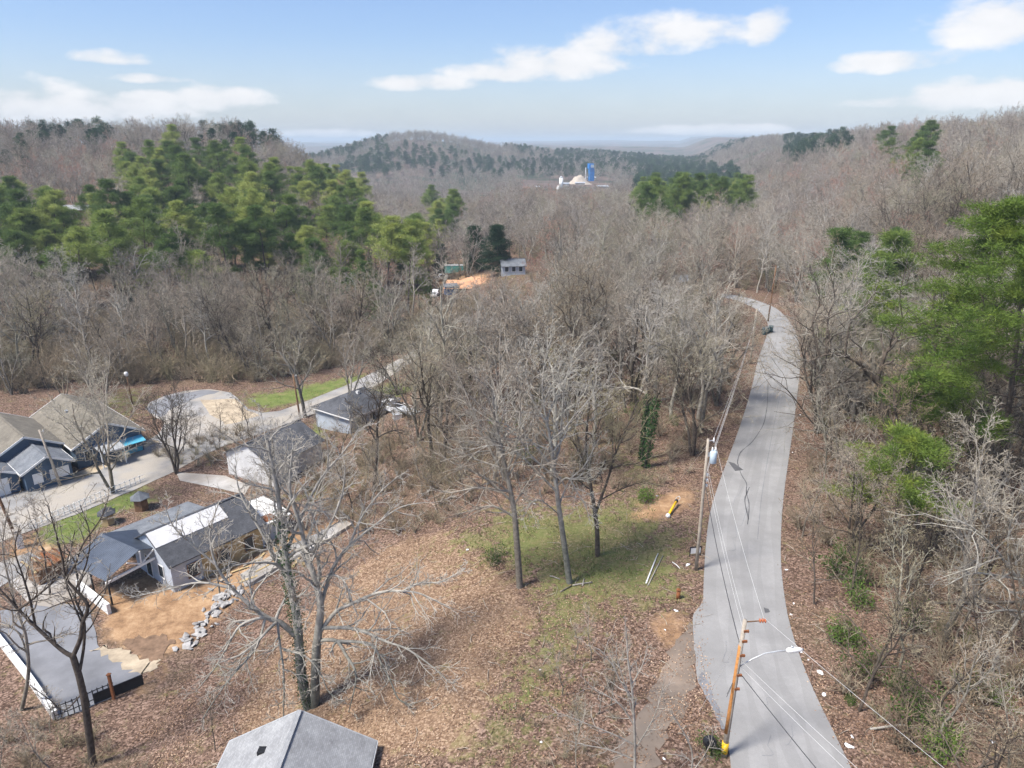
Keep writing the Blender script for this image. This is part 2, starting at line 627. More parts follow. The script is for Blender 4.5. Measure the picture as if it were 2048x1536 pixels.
def poly_sheet(name, pts, mat, lift=0.03, parent=None, cell=1.5):
    """a flat patch of any outline, cut into a grid so that it follows the ground"""
    import bmesh
    bm = bmesh.new()
    vs = [bm.verts.new((p.x, p.y, 0)) for p in pts]
    bm.faces.new(vs)
    xs = [p.x for p in pts]
    ys = [p.y for p in pts]
    for ax, lo, hi in ((0, min(xs), max(xs)), (1, min(ys), max(ys))):
        k = lo + cell
        while k < hi:
            n = (1, 0, 0) if ax == 0 else (0, 1, 0)
            co = (k, 0, 0) if ax == 0 else (0, k, 0)
            bmesh.ops.bisect_plane(bm, geom=bm.verts[:] + bm.edges[:] + bm.faces[:], plane_co=co, plane_no=n)
            k += cell
    for v in bm.verts:
        v.co.z = tz(v.co.x, v.co.y) + lift
    bmesh.ops.recalc_face_normals(bm, faces=bm.faces[:])
    if sum(f.normal.z for f in bm.faces) < 0:
        bmesh.ops.reverse_faces(bm, faces=bm.faces[:])
    me = bpy.data.meshes.new(name)
    bm.to_mesh(me)
    bm.free()
    me.materials.append(mat)
    return link(name, me, parent)


def wobble_poly(pts, amp, n=6):
    o = []
    m = len(pts)
    for i in range(m):
        a, b = pts[i], pts[(i + 1) % m]
        for k in range(n):
            p = a.lerp(b, k / n)
            if k:
                p = p + Vector((random.uniform(-amp, amp), random.uniform(-amp, amp), 0))
            o.append(p)
    return o


def mat_asphalt(name, base, spread=0.12, patch=None):
    t = NT(name)
    pos = t.pos()
    a = t.noise(0.35, 5, 0.6, pos)
    b = t.noise(6.0, 4, 0.7, pos)
    c = t.ramp(a, [(0.3, tuple(v * (1 - spread) for v in base)), (0.7, tuple(v * (1 + spread) for v in base))])
    c = t.mix(t.math('MULTIPLY', t.math('SUBTRACT', b, 0.35, clamp=True), 0.5), c, tuple(v * 0.6 for v in base))
    if patch:
        pn = t.noise(0.16, 5, 0.65, pos)
        c = t.mix(t.ramp(pn, [(0.42, (0, 0, 0)), (0.58, (0.9, 0.9, 0.9))]), c, patch)
    t.color(c).rough(0.85)
    t.bump(b, 0.25, 0.01)
    return t.m


M['road'] = mat_asphalt('road_asphalt', (0.265, 0.262, 0.258))
M['street'] = mat_asphalt('street_asphalt', (0.28, 0.275, 0.27), 0.3, (0.37, 0.335, 0.285))
M['street_dark'] = mat_asphalt('lot_asphalt', (0.20, 0.205, 0.22), 0.25)
M['tar'] = mat_plain('tar', (0.10, 0.10, 0.105), 0.7, 0.2)
M['concrete'] = mat_asphalt('concrete', (0.40, 0.385, 0.365), 0.3, (0.30, 0.265, 0.225))
M['gravel'] = mat_asphalt('gravel_drive', (0.215, 0.17, 0.135), 0.35, (0.15, 0.125, 0.105))
M['sand'] = mat_plain('sand', (0.40, 0.33, 0.24), 0.95, 0.35, 0.8)
M['mud'] = mat_plain('mud', (0.20, 0.13, 0.085), 0.95, 0.4, 1.5)

RL = poly_px([(1480, 1750), (1468, 1600), (1462, 1536), (1452, 1450), (1430, 1400), (1412, 1330), (1405, 1240), (1408, 1130), (1417, 1030), (1440, 960), (1478, 860), (1503, 780), (1515, 720), (1533, 675), (1538, 648), (1522, 624), (1490, 607), (1462, 598), (1440, 594)], 0)
RR = poly_px([(1790, 1750), (1728, 1600), (1702, 1536), (1660, 1450), (1635, 1400), (1605, 1330), (1575, 1240), (1560, 1130), (1563, 1030), (1571, 960), (1586, 860), (1596, 780), (1602, 720), (1596, 675), (1582, 645), (1555, 618), (1512, 600), (1475, 591), (1446, 588)], 0)
road, RLs, RRs = strip_sheet('road', RL, RR, M['road'], 0.05)
tag(road, kind='structure')
# crumbling edge of darker, older asphalt and the drive apron
apron = poly_sheet('road_apron', wobble_poly(poly_px([(1407, 1200), (1386, 1232), (1388, 1300), (1396, 1365), (1430, 1425), (1453, 1462), (1462, 1440), (1436, 1400), (1420, 1330), (1412, 1240)], 0), 0.06), M['road'], 0.040, road)
tag(apron, 'pale asphalt apron where the dirt drive meets the road')
wear = poly_sheet('road_wear', wobble_poly(poly_px([(1396, 1360), (1404, 1345), (1420, 1375), (1440, 1420), (1452, 1470), (1440, 1450), (1425, 1420)], 0), 0.08), M['street_dark'], 0.055, road)


def ribbon(name, px, w, mat, lift, parent, z=0):
    pts = [G(u, v, z) for u, v in px]
    out = []
    for a, b in zip(pts[:-1], pts[1:]):
        for k in range(6):
            out.append(a.lerp(b, k / 6))
    out.append(pts[-1])
    for _ in range(3):
        out = [out[0]] + [(out[i - 1] + 2 * out[i] + out[i + 1]) / 4 for i in range(1, len(out) - 1)] + [out[-1]]
    V, idx = [], []
    for i, p in enumerate(out):
        d = (out[min(i + 1, len(out) - 1)] - out[max(i - 1, 0)]).normalized()
        s = Vector((-d.y, d.x, 0)) * w * random.uniform(0.6, 1.3) * 0.5
        V += [(p.x + s.x, p.y + s.y, tz(p.x, p.y) + lift), (p.x - s.x, p.y - s.y, tz(p.x, p.y) + lift)]
    for i in range(len(out) - 1):
        idx += [2 * i, 2 * i + 1, 2 * i + 3, 2 * i + 2]
    return link(name, np_mesh(name, V, 4, idx, [mat]), parent)


M['wear'] = mat_asphalt('road_wheel_track', (0.285, 0.282, 0.278), 0.18)
for f_, w_ in ((0.24, 0.7), (0.44, 0.6), (0.64, 0.65), (0.82, 0.7)):
    V_, I_ = [], []
    for i_, (a_, b_) in enumerate(zip(RLs, RRs)):
        c_ = a_.lerp(b_, f_)
        n_v = (b_ - a_).normalized() * (w_ * (0.5 + 0.25 * math.sin(i_ * 0.7 + f_ * 9)))
        V_ += [(c_.x - n_v.x, c_.y - n_v.y, tz(c_.x, c_.y) + 0.054), (c_.x + n_v.x, c_.y + n_v.y, tz(c_.x, c_.y) + 0.054)]
    for i_ in range(len(RLs) - 1):
        I_ += [2 * i_, 2 * i_ + 1, 2 * i_ + 3, 2 * i_ + 2]
    link('wheel_track', np_mesh('wheel_track', V_, 4, I_, [M['wear']]), road)
for k_ in range(14):
    t_ = random.uniform(0.06, 0.85)
    i_ = int(t_ * (len(RLs) - 3))
    f_ = random.uniform(0.15, 0.85)
    pts_ = []
    for j_ in range(5):
        q_ = RLs[min(i_ + j_ // 2, len(RLs) - 1)].lerp(RRs[min(i_ + j_ // 2, len(RLs) - 1)], min(0.95, max(0.05, f_ + random.uniform(-.06, .06) + 0.02 * j_)))
        pr_ = proj(q_.x, q_.y, 0)
        pts_.append((pr_[0], pr_[1]))
    ribbon('crack', pts_, 0.035, M['street_dark'], 0.060, road)
ribbon('tar_seam', [(1536, 765), (1535, 810), (1528, 850), (1505, 885), (1480, 905), (1474, 925), (1482, 950), (1494, 968), (1492, 985), (1499, 1010), (1495, 1050)], 0.09, M['tar'], 0.062, road)
ribbon('tar_seam', [(1499, 975), (1488, 1000), (1497, 1040)], 0.10, M['tar'], 0.062, road)
ribbon('tar_seam', [(1560, 790), (1548, 850), (1535, 920), (1522, 1000), (1515, 1080)], 0.05, M['street_dark'], 0.06, road)
poly_sheet('tar_patch', poly_px([(1456, 924), (1468, 927), (1487, 941), (1470, 943)], 0), M['tar'], 0.060, road)
poly_sheet('tar_patch', wobble_poly(poly_px([(1527, 1216), (1537, 1219), (1540, 1225), (1530, 1227)], 0), 0.03, 2), M['tar'], 0.06, road)
# dirt drive
tag(poly_sheet('dirt_drive', wobble_poly(poly_px([(1380, 1245), (1392, 1300), (1394, 1372), (1372, 1420), (1335, 1470), (1310, 1536), (1300, 1600), (1200, 1600), (1235, 1500), (1275, 1430), (1320, 1350), (1350, 1290)]), 0.35), M['gravel'], 0.02), kind='structure')

# lower street with its turning circle
ST = poly_px([(-60, 1105), (0, 1085), (90, 1052), (180, 1018), (270, 980), (340, 948), (400, 915), (440, 895), (520, 868), (600, 838), (660, 818), (720, 796), (775, 768), (830, 742), (880, 718),
              (870, 706), (800, 728), (740, 750), (690, 772), (620, 800), (560, 822), (525, 826), (496, 818), (478, 800), (462, 786), (420, 779), (370, 782), (330, 792), (300, 805), (290, 818), (306, 832), (330, 845),
              (318, 868), (250, 905), (180, 935), (100, 966), (40, 985), (0, 995), (-60, 1010)], -7)
street = poly_sheet('street', wobble_poly(ST, 0.12, 3), M['street'], 0.05)
tag(street, kind='structure')
poly_sheet('dark_patch', wobble_poly(poly_px([(292, 818), (332, 793), (400, 781), (440, 783), (400, 795), (350, 815), (320, 835)], -7), 0.3, 3), M['street_dark'], 0.058, street)  # darker blue-grey area along the far rim of the turning circle
poly_sheet('sand_patch', wobble_poly(poly_px([(400, 800), (470, 798), (495, 822), (520, 832), (450, 850), (420, 830)], -7), 0.4, 3), M['sand'], 0.058, street)
poly_sheet('sand_patch', wobble_poly(poly_px([(130, 955), (230, 915), (300, 880), (320, 884), (250, 918), (150, 962)], -7), 0.3, 3), M['sand'], 0.058, street)
tag(poly_sheet('yard_lot', wobble_poly(poly_px([(0, 1222), (100, 1205), (180, 1215), (195, 1290), (240, 1320), (285, 1340), (275, 1372), (190, 1410), (115, 1440), (60, 1360), (0, 1285)], -7), 0.15, 3), M['street_dark'], 0.05), kind='structure')
tag(poly_sheet('concrete_yard', poly_px([(18, 1165), (75, 1130), (175, 1105), (185, 1165), (165, 1190), (100, 1215), (60, 1210)], -7), M['concrete'], 0.06), kind='structure')
tag(poly_sheet('parking_pad', poly_px([(0, 1125), (60, 1105), (90, 1122), (20, 1162), (0, 1175)], -7), M['street'], 0.055), kind='structure')
tag(poly_sheet('sand_bank', wobble_poly(poly_px([(182, 1302), (205, 1292), (245, 1300), (300, 1328), (320, 1322), (300, 1345), (275, 1345), (235, 1325)]), 0.35, 6), M['sand'], 0.06), kind='structure')
tag(poly_sheet('mud_pit', wobble_poly(poly_px([(245, 1290), (270, 1275), (310, 1270), (350, 1280), (335, 1308), (300, 1326), (280, 1318), (262, 1302)]), 0.4, 6), M['mud'], 0.05), kind='structure')
tag(poly_sheet('footpath', poly_px([(352, 945), (450, 952), (500, 972), (490, 990), (440, 978), (360, 962)], -7), M['concrete'], 0.055), kind='structure')
tag(poly_sheet('construction_slab', poly_px([(480, 1150), (560, 1100), (690, 1040), (705, 1050), (620, 1100), (520, 1165), (490, 1175)]), M['concrete'], 0.08), kind='structure')


# ------------------------------------------------------------------ tree building
class Segs:
    """collects straight tapered pieces and turns them into one mesh"""

    def __init__(self):
        self.a, self.b, self.ra, self.rb = [], [], [], []

    def poly(self, pts, rad):
        for i in range(len(pts) - 1):
            self.a.append(pts[i])
            self.b.append(pts[i + 1])
            self.ra.append(rad[i])
            self.rb.append(rad[i + 1])

    def arrays(self, sides):
        if not self.a:
            return np.zeros((0, 3)), np.zeros((0, 4), int)
        A, B = np.array(self.a, float), np.array(self.b, float)
        ra, rb = np.array(self.ra), np.array(self.rb)
        d = B - A
        ln = np.linalg.norm(d, axis=1, keepdims=True) + 1e-9
        d = d / ln
        B = B + d * (rb * 0.5)[:, None]
        ref = np.where(np.abs(d[:, 2:3]) > 0.9, np.array([[1., 0, 0]]), np.array([[0, 0, 1.]]))
        x = np.cross(d, ref)
        x /= np.linalg.norm(x, axis=1, keepdims=True)
        y = np.cross(d, x)
        n = len(A)
        V = np.zeros((n, 2 * sides, 3))
        for k in range(sides):
            c, s = math.cos(2 * math.pi * k / sides), math.sin(2 * math.pi * k / sides)
            o = x * c + y * s
            V[:, k] = A + o * ra[:, None]
            V[:, sides + k] = B + o * rb[:, None]
        base = (np.arange(n) * 2 * sides)[:, None]
        q = []
        for k in range(sides):
            k2 = (k + 1) % sides
            q.append(np.concatenate([base + k, base + sides + k, base + sides + k2, base + k2], 1))
        q = np.stack(q, 1).reshape(-1, 4)
        return V.reshape(-1, 3), q


def rvec(rnd):
    return Vector((rnd.gauss(0, 1), rnd.gauss(0, 1), rnd.gauss(0, 1)))


def perp_dir(d, az, ang):
    ref = Vector((0, 0, 1)) if abs(d.z) < 0.92 else Vector((1, 0, 0))
    x = d.cross(ref).normalized()
    y = d.cross(x)
    s = x * math.cos(az) + y * math.sin(az)
    return (d * math.cos(ang) + s * math.sin(ang)).normalized()


class Tree:
    def __init__(self, seed, maxlvl=4, nch=(11, 7, 6, 4), wig=(0.07, 0.16, 0.2, 0.25, 0.3), trop=(0.03, 0.05, 0.05, 0.03, 0.01), ang=(54, 48, 46, 45), lenr=(0.66, 0.55, 0.52, 0.5), rmin=0.011):
        self.r = random.Random(seed)
        self.maxlvl, self.nch, self.wig, self.trop, self.ang, self.lenr, self.rmin = maxlvl, nch, wig, trop, ang, lenr, rmin
        self.big, self.small = Segs(), Segs()
        self.tips = []

    def emit(self, pts, rad, lvl):
        (self.big if lvl <= 2 else self.small).poly([tuple(p) for p in pts], rad)

    def grow(self, p, d, L, r, lvl, start=0.3, rend=0.25):
        n = (9, 6, 4, 2, 1)[lvl]
        pts, rad = [p.copy()], [r]
        up = Vector((0, 0, 1))
        for i in range(n):
            d = (d + rvec(self.r) * self.wig[lvl] + up * self.trop[lvl]).normalized()
            p = p + d * (L / n)
            pts.append(p)
            rad.append(max(self.rmin, r * (1 - (1 - rend) * (i + 1) / n)))
        self.emit(pts, rad, lvl)
        self.branch(pts, rad, L, lvl, start)

    def branch(self, pts, rad, L, lvl, start, nch=None):
        if lvl >= self.maxlvl:
            self.tips.append(tuple(pts[-1]))
            return
        rnd = self.r
        nc = nch if nch is not None else self.nch[lvl]
        az = rnd.uniform(0, 6.28)
        n = len(pts) - 1
        for k in range(nc):
            t = start + (1 - start) * (k + rnd.random() * 0.9) / nc
            f = min(t * n, n - 1e-4)
            i = int(f)
            q = pts[i].lerp(pts[i + 1], f - i)
            d = (pts[i + 1] - pts[i]).normalized()
            az += 2.4 + rnd.uniform(-0.5, 0.5)
            a = R(self.ang[lvl] * rnd.uniform(0.65, 1.25) * (1.1 - 0.35 * t))
            cd = perp_dir(d, az, a)
            if cd.z < -0.35 and lvl < 2:
                cd.z *= 0.3
                cd.normalize()
            Lc = L * self.lenr[lvl] * (1.15 - 0.6 * t) * rnd.uniform(0.65, 1.15)
            rc = max(self.rmin, (rad[i] + (rad[i + 1] - rad[i]) * (f - i)) * rnd.uniform(0.5, 0.78))
            self.grow(q, cd, Lc, rc, lvl + 1, 0.22)

    def limb(self, pts, r0, r1, lvl=1, nch=10, start=0.15, L=None):
        """a limb drawn by hand, with its own side branches"""
        P_ = []
        m = len(pts)
        for i in range(m - 1):
            p0, p1, p2, p3 = pts[max(i - 1, 0)], pts[i], pts[i + 1], pts[min(i + 2, m - 1)]
            for k in range(4):
                t = k / 4
                P_.append(0.5 * ((2 * p1) + (p2 - p0) * t + (2 * p0 - 5 * p1 + 4 * p2 - p3) * t * t + (3 * p1 - p0 - 3 * p2 + p3) * t ** 3))
        P_.append(pts[-1])
        ln = sum((b - a).length for a, b in zip(P_[:-1], P_[1:]))
        rad = [r0 + (r1 - r0) * i / (len(P_) - 1) for i in range(len(P_))]
        self.big.poly([tuple(p) for p in P_], rad)
        self.branch(P_, rad, L or ln * 0.8, lvl, start, nch)

    def meshes(self, name, mb, ms, sb=7, ss=3):
        V, q = self.big.arrays(sb)
        me1 = np_mesh(name + '_trunk', V, 4, q, [mb], smooth=True)
        V2, q2 = self.small.arrays(ss)
        me2 = np_mesh(name + '_crown', V2, 4, q2, [ms])
        return me1, me2


def leaf_tris(C, Ndir, size, wid, rg):
    """thin leaves: centres (n,3), directions (n,3) -> triangles"""
    n = len(C)
    d = Ndir / (np.linalg.norm(Ndir, axis=1, keepdims=True) + 1e-9)
    r = rg.normal(size=(n, 3))
    s = np.cross(d, r)
    s /= np.linalg.norm(s, axis=1, keepdims=True) + 1e-9
    L = size * rg.uniform(0.7, 1.3, (n, 1))
    W = wid * rg.uniform(0.7, 1.3, (n, 1))
    V = np.stack([C - s * W * 0.5, C + s * W * 0.5, C + d * L], 1).reshape(-1, 3)
    return V, np.arange(3 * n)


def leaf_quads(C, size, rg, flat=0.0):
    n = len(C)
    nrm = rg.normal(size=(n, 3))
    nrm[:, 2] = np.abs(nrm[:, 2]) + flat
    nrm /= np.linalg.norm(nrm, axis=1, keepdims=True)
    r = rg.normal(size=(n, 3))
    x = np.cross(nrm, r)
    x /= np.linalg.norm(x, axis=1, keepdims=True) + 1e-9
    y = np.cross(nrm, x)
    s = size * rg.uniform(0.6, 1.35, (n, 1))
    V = np.stack([C - x * s * 0.5, C - y * s * 0.32, C + x * s * 0.5, C + y * s * 0.32], 1).reshape(-1, 3)
    return V, np.arange(4 * n)


def make_pine(seed, h=16.0, crown0=0.38, reach=3.2, nwh=11, clump=56, nl=0.40, nw=0.065, spread=0.38, mats=('pine_bark', 'needle'), sub=5):
    rnd = random.Random(seed)
    rg = np.random.default_rng(seed)
    sg = Segs()
    lean = Vector((rnd.uniform(-0.05, 0.05), rnd.uniform(-0.05, 0.05), 1)).normalized()
    pts = [Vector((0, 0, 0))]
    d = lean
    for i in range(10):
        d = (d + rvec(rnd) * 0.035 + Vector((0, 0, 0.02))).normalized()
        pts.append(pts[-1] + d * h / 10)
    r0 = h * 0.0125
    rad = [r0 * (1 - 0.88 * i / 10) for i in range(11)]
    sg.poly([tuple(p) for p in pts], rad)
    C = []
    az = rnd.uniform(0, 6)
    for w in range(nwh):
        t = crown0 + (0.985 - crown0) * (w + rnd.random() * 0.7) / nwh
        f = t * 10
        i = min(int(f), 9)
        q = pts[i].lerp(pts[i + 1], f - i)
        s = (t - crown0) / (1 - crown0)
        prof = (0.55 + 0.75 * math.sin(math.pi * min(1, s * 1.05 + 0.12))) * (1 - 0.5 * s)
        for b in range(rnd.choice((3, 4, 4, 5))):
            if rnd.random() < 0.12:
                continue
            az += 2.4 + rnd.uniform(-0.6, 0.6)
            L = reach * prof * rnd.uniform(0.55, 1.2)
            dd = Vector((math.cos(az), math.sin(az), rnd.uniform(-0.05, 0.28) + 0.5 * s)).normalized()
            bp = [q]
            for k in range(4):
                dd = (dd + rvec(rnd) * 0.10 + Vector((0, 0, 0.05))).normalized()
                bp.append(bp[-1] + dd * L / 4)
            br = max(0.02, rad[i] * 0.32)
            sg.poly([tuple(p) for p in bp], [br * (1 - 0.2 * k) for k in range(5)])
            C.append(bp[-1])
            for k in range(sub):
                u = 0.35 + 0.65 * (k + rnd.random()) / sub
                fi = min(int(u * 4), 3)
                p0 = bp[fi].lerp(bp[fi + 1], u * 4 - fi)
                sd = perp_dir(dd, rnd.choice((1.57, -1.57)) + rnd.uniform(-0.5, 0.5), R(rnd.uniform(35, 70)))
                sd.z = sd.z * 0.4 + 0.12
                e = p0 + sd * L * 0.36 * rnd.uniform(0.5, 1.1)
                sg.poly([tuple(p0), tuple(e)], [br * 0.4, 0.012])
                C.append(e)
                if rnd.random() < 0.6:
                    C.append(p0.lerp(e, 0.5))
    C = np.array([tuple(c) for c in C])
    n = len(C)
    off = rg.normal(size=(n, clump, 3)) * np.array([spread, spread, spread * 0.45])
    cc = (C[:, None, :] + off).reshape(-1, 3)
    dr = off.reshape(-1, 3) + rg.normal(size=(n * clump, 3)) * 0.35 + np.array([0, 0, 0.25])
    V2, q2 = leaf_tris(cc, dr, nl, nw, rg)
    V, q = sg.arrays(5)
    a = np_mesh('pine_trunk', V, 4, q, [M[mats[0]]], smooth=True)
    b = np_mesh('pine_crown', V2, 3, q2, [M[mats[1]]])
    return a, b


def joined(name, me1, me2):
    """one mesh of trunk and crown for the distant wood"""
    def arr(me):
        v = np.zeros(len(me.vertices) * 3, np.float32)
        me.vertices.foreach_get('co', v)
        l = np.zeros(len(me.loops), np.int32)
        me.loops.foreach_get('vertex_index', l)
        s = np.zeros(len(me.polygons), np.int32)
        me.polygons.foreach_get('loop_total', s)
        return v.reshape(-1, 3), l, s
    v1, l1, s1 = arr(me1)
    v2, l2, s2 = arr(me2)
    me = bpy.data.meshes.new(name)
    V = np.concatenate([v1, v2])
    L_ = np.concatenate([l1, l2 + len(v1)])
    Sz = np.concatenate([s1, s2])
    me.vertices.add(len(V))
    me.vertices.foreach_set('co', V.ravel())
    me.loops.add(len(L_))
    me.loops.foreach_set('vertex_index', L_)
    me.polygons.add(len(Sz))
    me.polygons.foreach_set('loop_start', np.concatenate([[0], np.cumsum(Sz)[:-1]]).astype(np.int32))
    me.polygons.foreach_set('loop_total', Sz)
    me.polygons.foreach_set('material_index', np.concatenate([np.zeros(len(s1), np.int32), np.ones(len(s2), np.int32)]))
    me.materials.append(me1.materials[0])
    me.materials.append(me2.materials[0])
    me.update(calc_edges=True)
    return me


def proto_bare(seed, kind):
    W_ = (0.10, 0.20, 0.24, 0.28, 0.3)
    if kind == 'spread':
        t = Tree(seed, nch=(10, 7, 6, 3), wig=W_)
        t.grow(Vector((0, 0, -0.3)), Vector((0, 0, 1)), 10.0, 0.27, 0, 0.30, 0.3)
        return t
    if kind == 'vase':
        t = Tree(seed, nch=(8, 7, 6, 3), wig=W_, ang=(38, 44, 46, 45))
        r = t.r
        for k in range(3):
            d = Vector((math.cos(k * 2.1) * 0.30, math.sin(k * 2.1) * 0.30, 1)).normalized()
            t.grow(Vector((0, 0, -0.3)), d, r.uniform(9, 12.5), 0.17, 0, 0.28, 0.25)
        return t
    if kind == 'tall':
        t = Tree(seed, nch=(13, 6, 6, 3), wig=W_, ang=(46, 46, 46, 45), lenr=(0.44, 0.55, 0.5, 0.5))
        t.grow(Vector((0, 0, -0.3)), Vector((0, 0, 1)), 14.5, 0.24, 0, 0.40, 0.18)
        return t
    if kind == 'slim':
        t = Tree(seed, nch=(10, 5, 4, 2), wig=W_, ang=(44, 46, 46, 45), lenr=(0.38, 0.55, 0.5, 0.5))
        t.grow(Vector((0, 0, -0.2)), Vector((0, 0, 1)), 9.0, 0.10, 0, 0.30, 0.2)
        return t


PROTO = {}
for i, (kd, mb, ms) in enumerate([('spread', 'bark', 'twig'), ('spread', 'bark_pale', 'twig_pale'), ('vase', 'bark', 'twig'), ('vase', 'bark_dark', 'twig'), ('tall', 'bark', 'twig'), ('tall', 'bark_pale', 'twig_pale'), ('tall', 'bark_dark', 'brush'), ('slim', 'bark', 'twig'), ('slim', 'bark_dark', 'brush'), ('spread', 'bark', 'twig_red')]):
    PROTO[i] = proto_bare(100 + i, kd).meshes('bare_tree', M[mb], M[ms], 5, 3)
PINE = [make_pine(300 + i, h=(15.5, 17.5, 14.0, 18.5)[i], crown0=(0.30, 0.48, 0.36, 0.55)[i], reach=(3.2, 3.0, 4.0, 3.4)[i], nwh=(11, 9, 8, 8)[i], sub=(5, 6, 7, 6)[i]) for i in range(4)]
PINE_DARK = [make_pine(320 + i, h=15.0, crown0=(0.35, 0.5)[i], reach=(3.2, 3.0)[i], mats=('pine_bark', 'needle_dark')) for i in range(2)]
CEDAR = [make_pine(340 + i, h=10.0, crown0=0.06, reach=2.7, nwh=16, mats=('pine_bark', 'needle_dark'), sub=4, spread=0.4) for i in range(1)]


def far_bare(seed):
    t = Tree(seed, maxlvl=3, nch=(9, 6, 5), rmin=0.035)
    t.grow(Vector((0, 0, -0.3)), Vector((0, 0, 1)), 11.0, 0.22, 0, 0.3, 0.3)
    return t.meshes('far_bare', M['bark'], M['twig_far'], 4, 3)


def mid_bare(seed, ms, kind):
    t = Tree(seed, maxlvl=3, nch=((10, 7, 7), (8, 7, 7))[kind], rmin=0.02, lenr=(0.66, 0.55, 0.55), wig=(0.10, 0.20, 0.24, 0.28))
    if kind == 0:
        t.grow(Vector((0, 0, -0.3)), Vector((0, 0, 1)), 10.5, 0.22, 0, 0.3, 0.25)
    else:
        for k in range(2):
            t.grow(Vector((0, 0, -0.3)), Vector((math.cos(k * 3.1) * 0.22, math.sin(k * 3.1) * 0.22, 1)).normalized(), 10.5, 0.17, 0, 0.3, 0.25)
    return t.meshes('mid_bare', M['bark_pale' if seed % 2 else 'bark'], M[ms], 4, 3)


MIDB = [mid_bare(440 + i, ('twig', 'twig_far', 'twig', 'twig_far', 'twig_red')[i], (0, 1, 0, 1, 0)[i]) for i in range(5)]
FARB = [far_bare(400 + i) for i in range(4)]
FARP = [make_pine(420 + i, h=14, crown0=0.3, reach=3.2, nwh=9, clump=12, nl=0.9, nw=0.22, spread=0.6, mats=('pine_bark', 'needle_dark'), sub=2) for i in range(2)]


def shrub_mesh(seed, h=2.6, n=14, mat='brush', leaves=0, leafmat='shrub_green'):
    t = Tree(seed, maxlvl=4, nch=(0, 6, 6, 1), rmin=0.013, wig=(0.1, 0.2, 0.26, 0.3, 0.3), trop=(0, 0, 0.0, 0.0, 0.0))
    rnd = t.r
    for k in range(n):
        a = rnd.uniform(0, 6.28)
        d = Vector((math.cos(a) * rnd.uniform(0.2, 0.8), math.sin(a) * rnd.uniform(0.2, 0.8), 1)).normalized()
        p = Vector((rnd.uniform(-.5, .5), rnd.uniform(-.5, .5), -0.1))
        t.grow(p, d, h * rnd.uniform(0.6, 1.1), 0.05, 2, 0.15)
    t.small.a += t.big.a
    t.small.b += t.big.b
    t.small.ra += t.big.ra
    t.small.rb += t.big.rb
    V, q = t.small.arrays(3)
    me = np_mesh('shrub_stems', V, 4, q, [M[mat]])
    if not leaves:
        return me, None
    rg = np.random.default_rng(seed)
    T_ = np.array(t.tips)
    C = T_[rg.integers(0, len(T_), leaves)] + rg.normal(size=(leaves, 3)) * 0.18
    V, q = leaf_quads(C, 0.12, rg)
    return me, np_mesh('shrub_leaves', V, 4, q, [M[leafmat]])


def single(me):
    return me[0] if me[1] is None else joined('plant', me[0], me[1])


SHRUB = [single(shrub_mesh(500 + i, h=(3.0, 3.8, 2.2)[i], n=13)) for i in range(3)] + [single(shrub_mesh(510, 2.2, 12, leaves=700))]

# ------------------------------------------------------------------ where the trees stand
CLEAR = poly_px([(-900, 2600), (-300, 1700), (-300, 800), (0, 795), (90, 780), (180, 770), (300, 768), (480, 768), (620, 748), (760, 710), (850, 695), (890, 712), (850, 770), (830, 860), (770, 960), (860, 1000), (960, 985), (1180, 1000), (1290, 960), (1390, 930), (1440, 820), (1490, 720), (1500, 660), (1440, 606), (1440, 582), (1500, 584), (1580, 605), (1625, 660), (1620, 780), (1600, 960), (1590, 1130), (1640, 1300), (1790, 1600), (2050, 2100), (2300, 2600)])
# evergreen stands as they show on the photograph (outline of tree middles, share of pines, dark kind?)
STANDS = [
    ([(-50, 420), (60, 380), (150, 430), (230, 420), (240, 350), (330, 320), (480, 330), (600, 370), (620, 350), (720, 380), (740, 440), (880, 520), (880, 600), (760, 600), (560, 560), (300, 570), (150, 560), (-50, 560)], 0.78, 0),
    ([(0, 285), (0, 330), (60, 330), (60, 285)], 0.5, 1),
    ([(60, 250), (230, 255), (230, 290), (60, 290)], 0.5, 1),
    ([(395, 262), (560, 260), (560, 295), (395, 295)], 0.45, 1),
    ([(690, 310), (770, 310), (770, 350), (690, 350)], 0.45, 1),
    ([(860, 420), (910, 420), (920, 520), (880, 530)], 0.7, 0),
    ([(1270, 340), (1480, 330), (1500, 380), (1490, 430), (1400, 440), (1270, 450)], 0.95, 0),
    ([(1570, 270), (1690, 262), (1700, 300), (1570, 320)], 0.6, 1),
    ([(1740, 290), (1880, 290), (1890, 360), (1740, 340)], 0.35, 0),
    ([(1240, 300), (1360, 300), (1370, 335), (1250, 335)], 0.7, 1),
    ([(1000, 290), (1250, 290), (1280, 330), (1080, 320)], 0.25, 1),
    ([(1660, 540), (1760, 540), (1770, 660), (1680, 660)], 0.6, 0),
]


HOUSE_CLEAR = []   # circles kept free of trees: (x, y, r)


def clear_circle(p, r, lane=26):
    HOUSE_CLEAR.append((p.x, p.y, r, lane))


far_house_a = G(1025, 547)
far_house_b = G(950, 572)
far_house_c = G(1362, 578)
hill_house = G(170, 436)
for p_, r_, l_ in ((far_house_a, 12, 85), (far_house_b, 11, 60), (far_house_c, 5, 20), (hill_house, 12, 40), (G(900, 585), 9, 45), (G(1785, 895), 5, 16), (G(1288, 935), 3.5, 12), (G(1482, 602), 7, 60), (G(1534, 667), 4, 14), (G(975, 552), 9, 80)):
    clear_circle(p_, r_, l_)

works_y = G(1165, 366).y + 15
cand = []      # x, y, z, kind, scale, rot


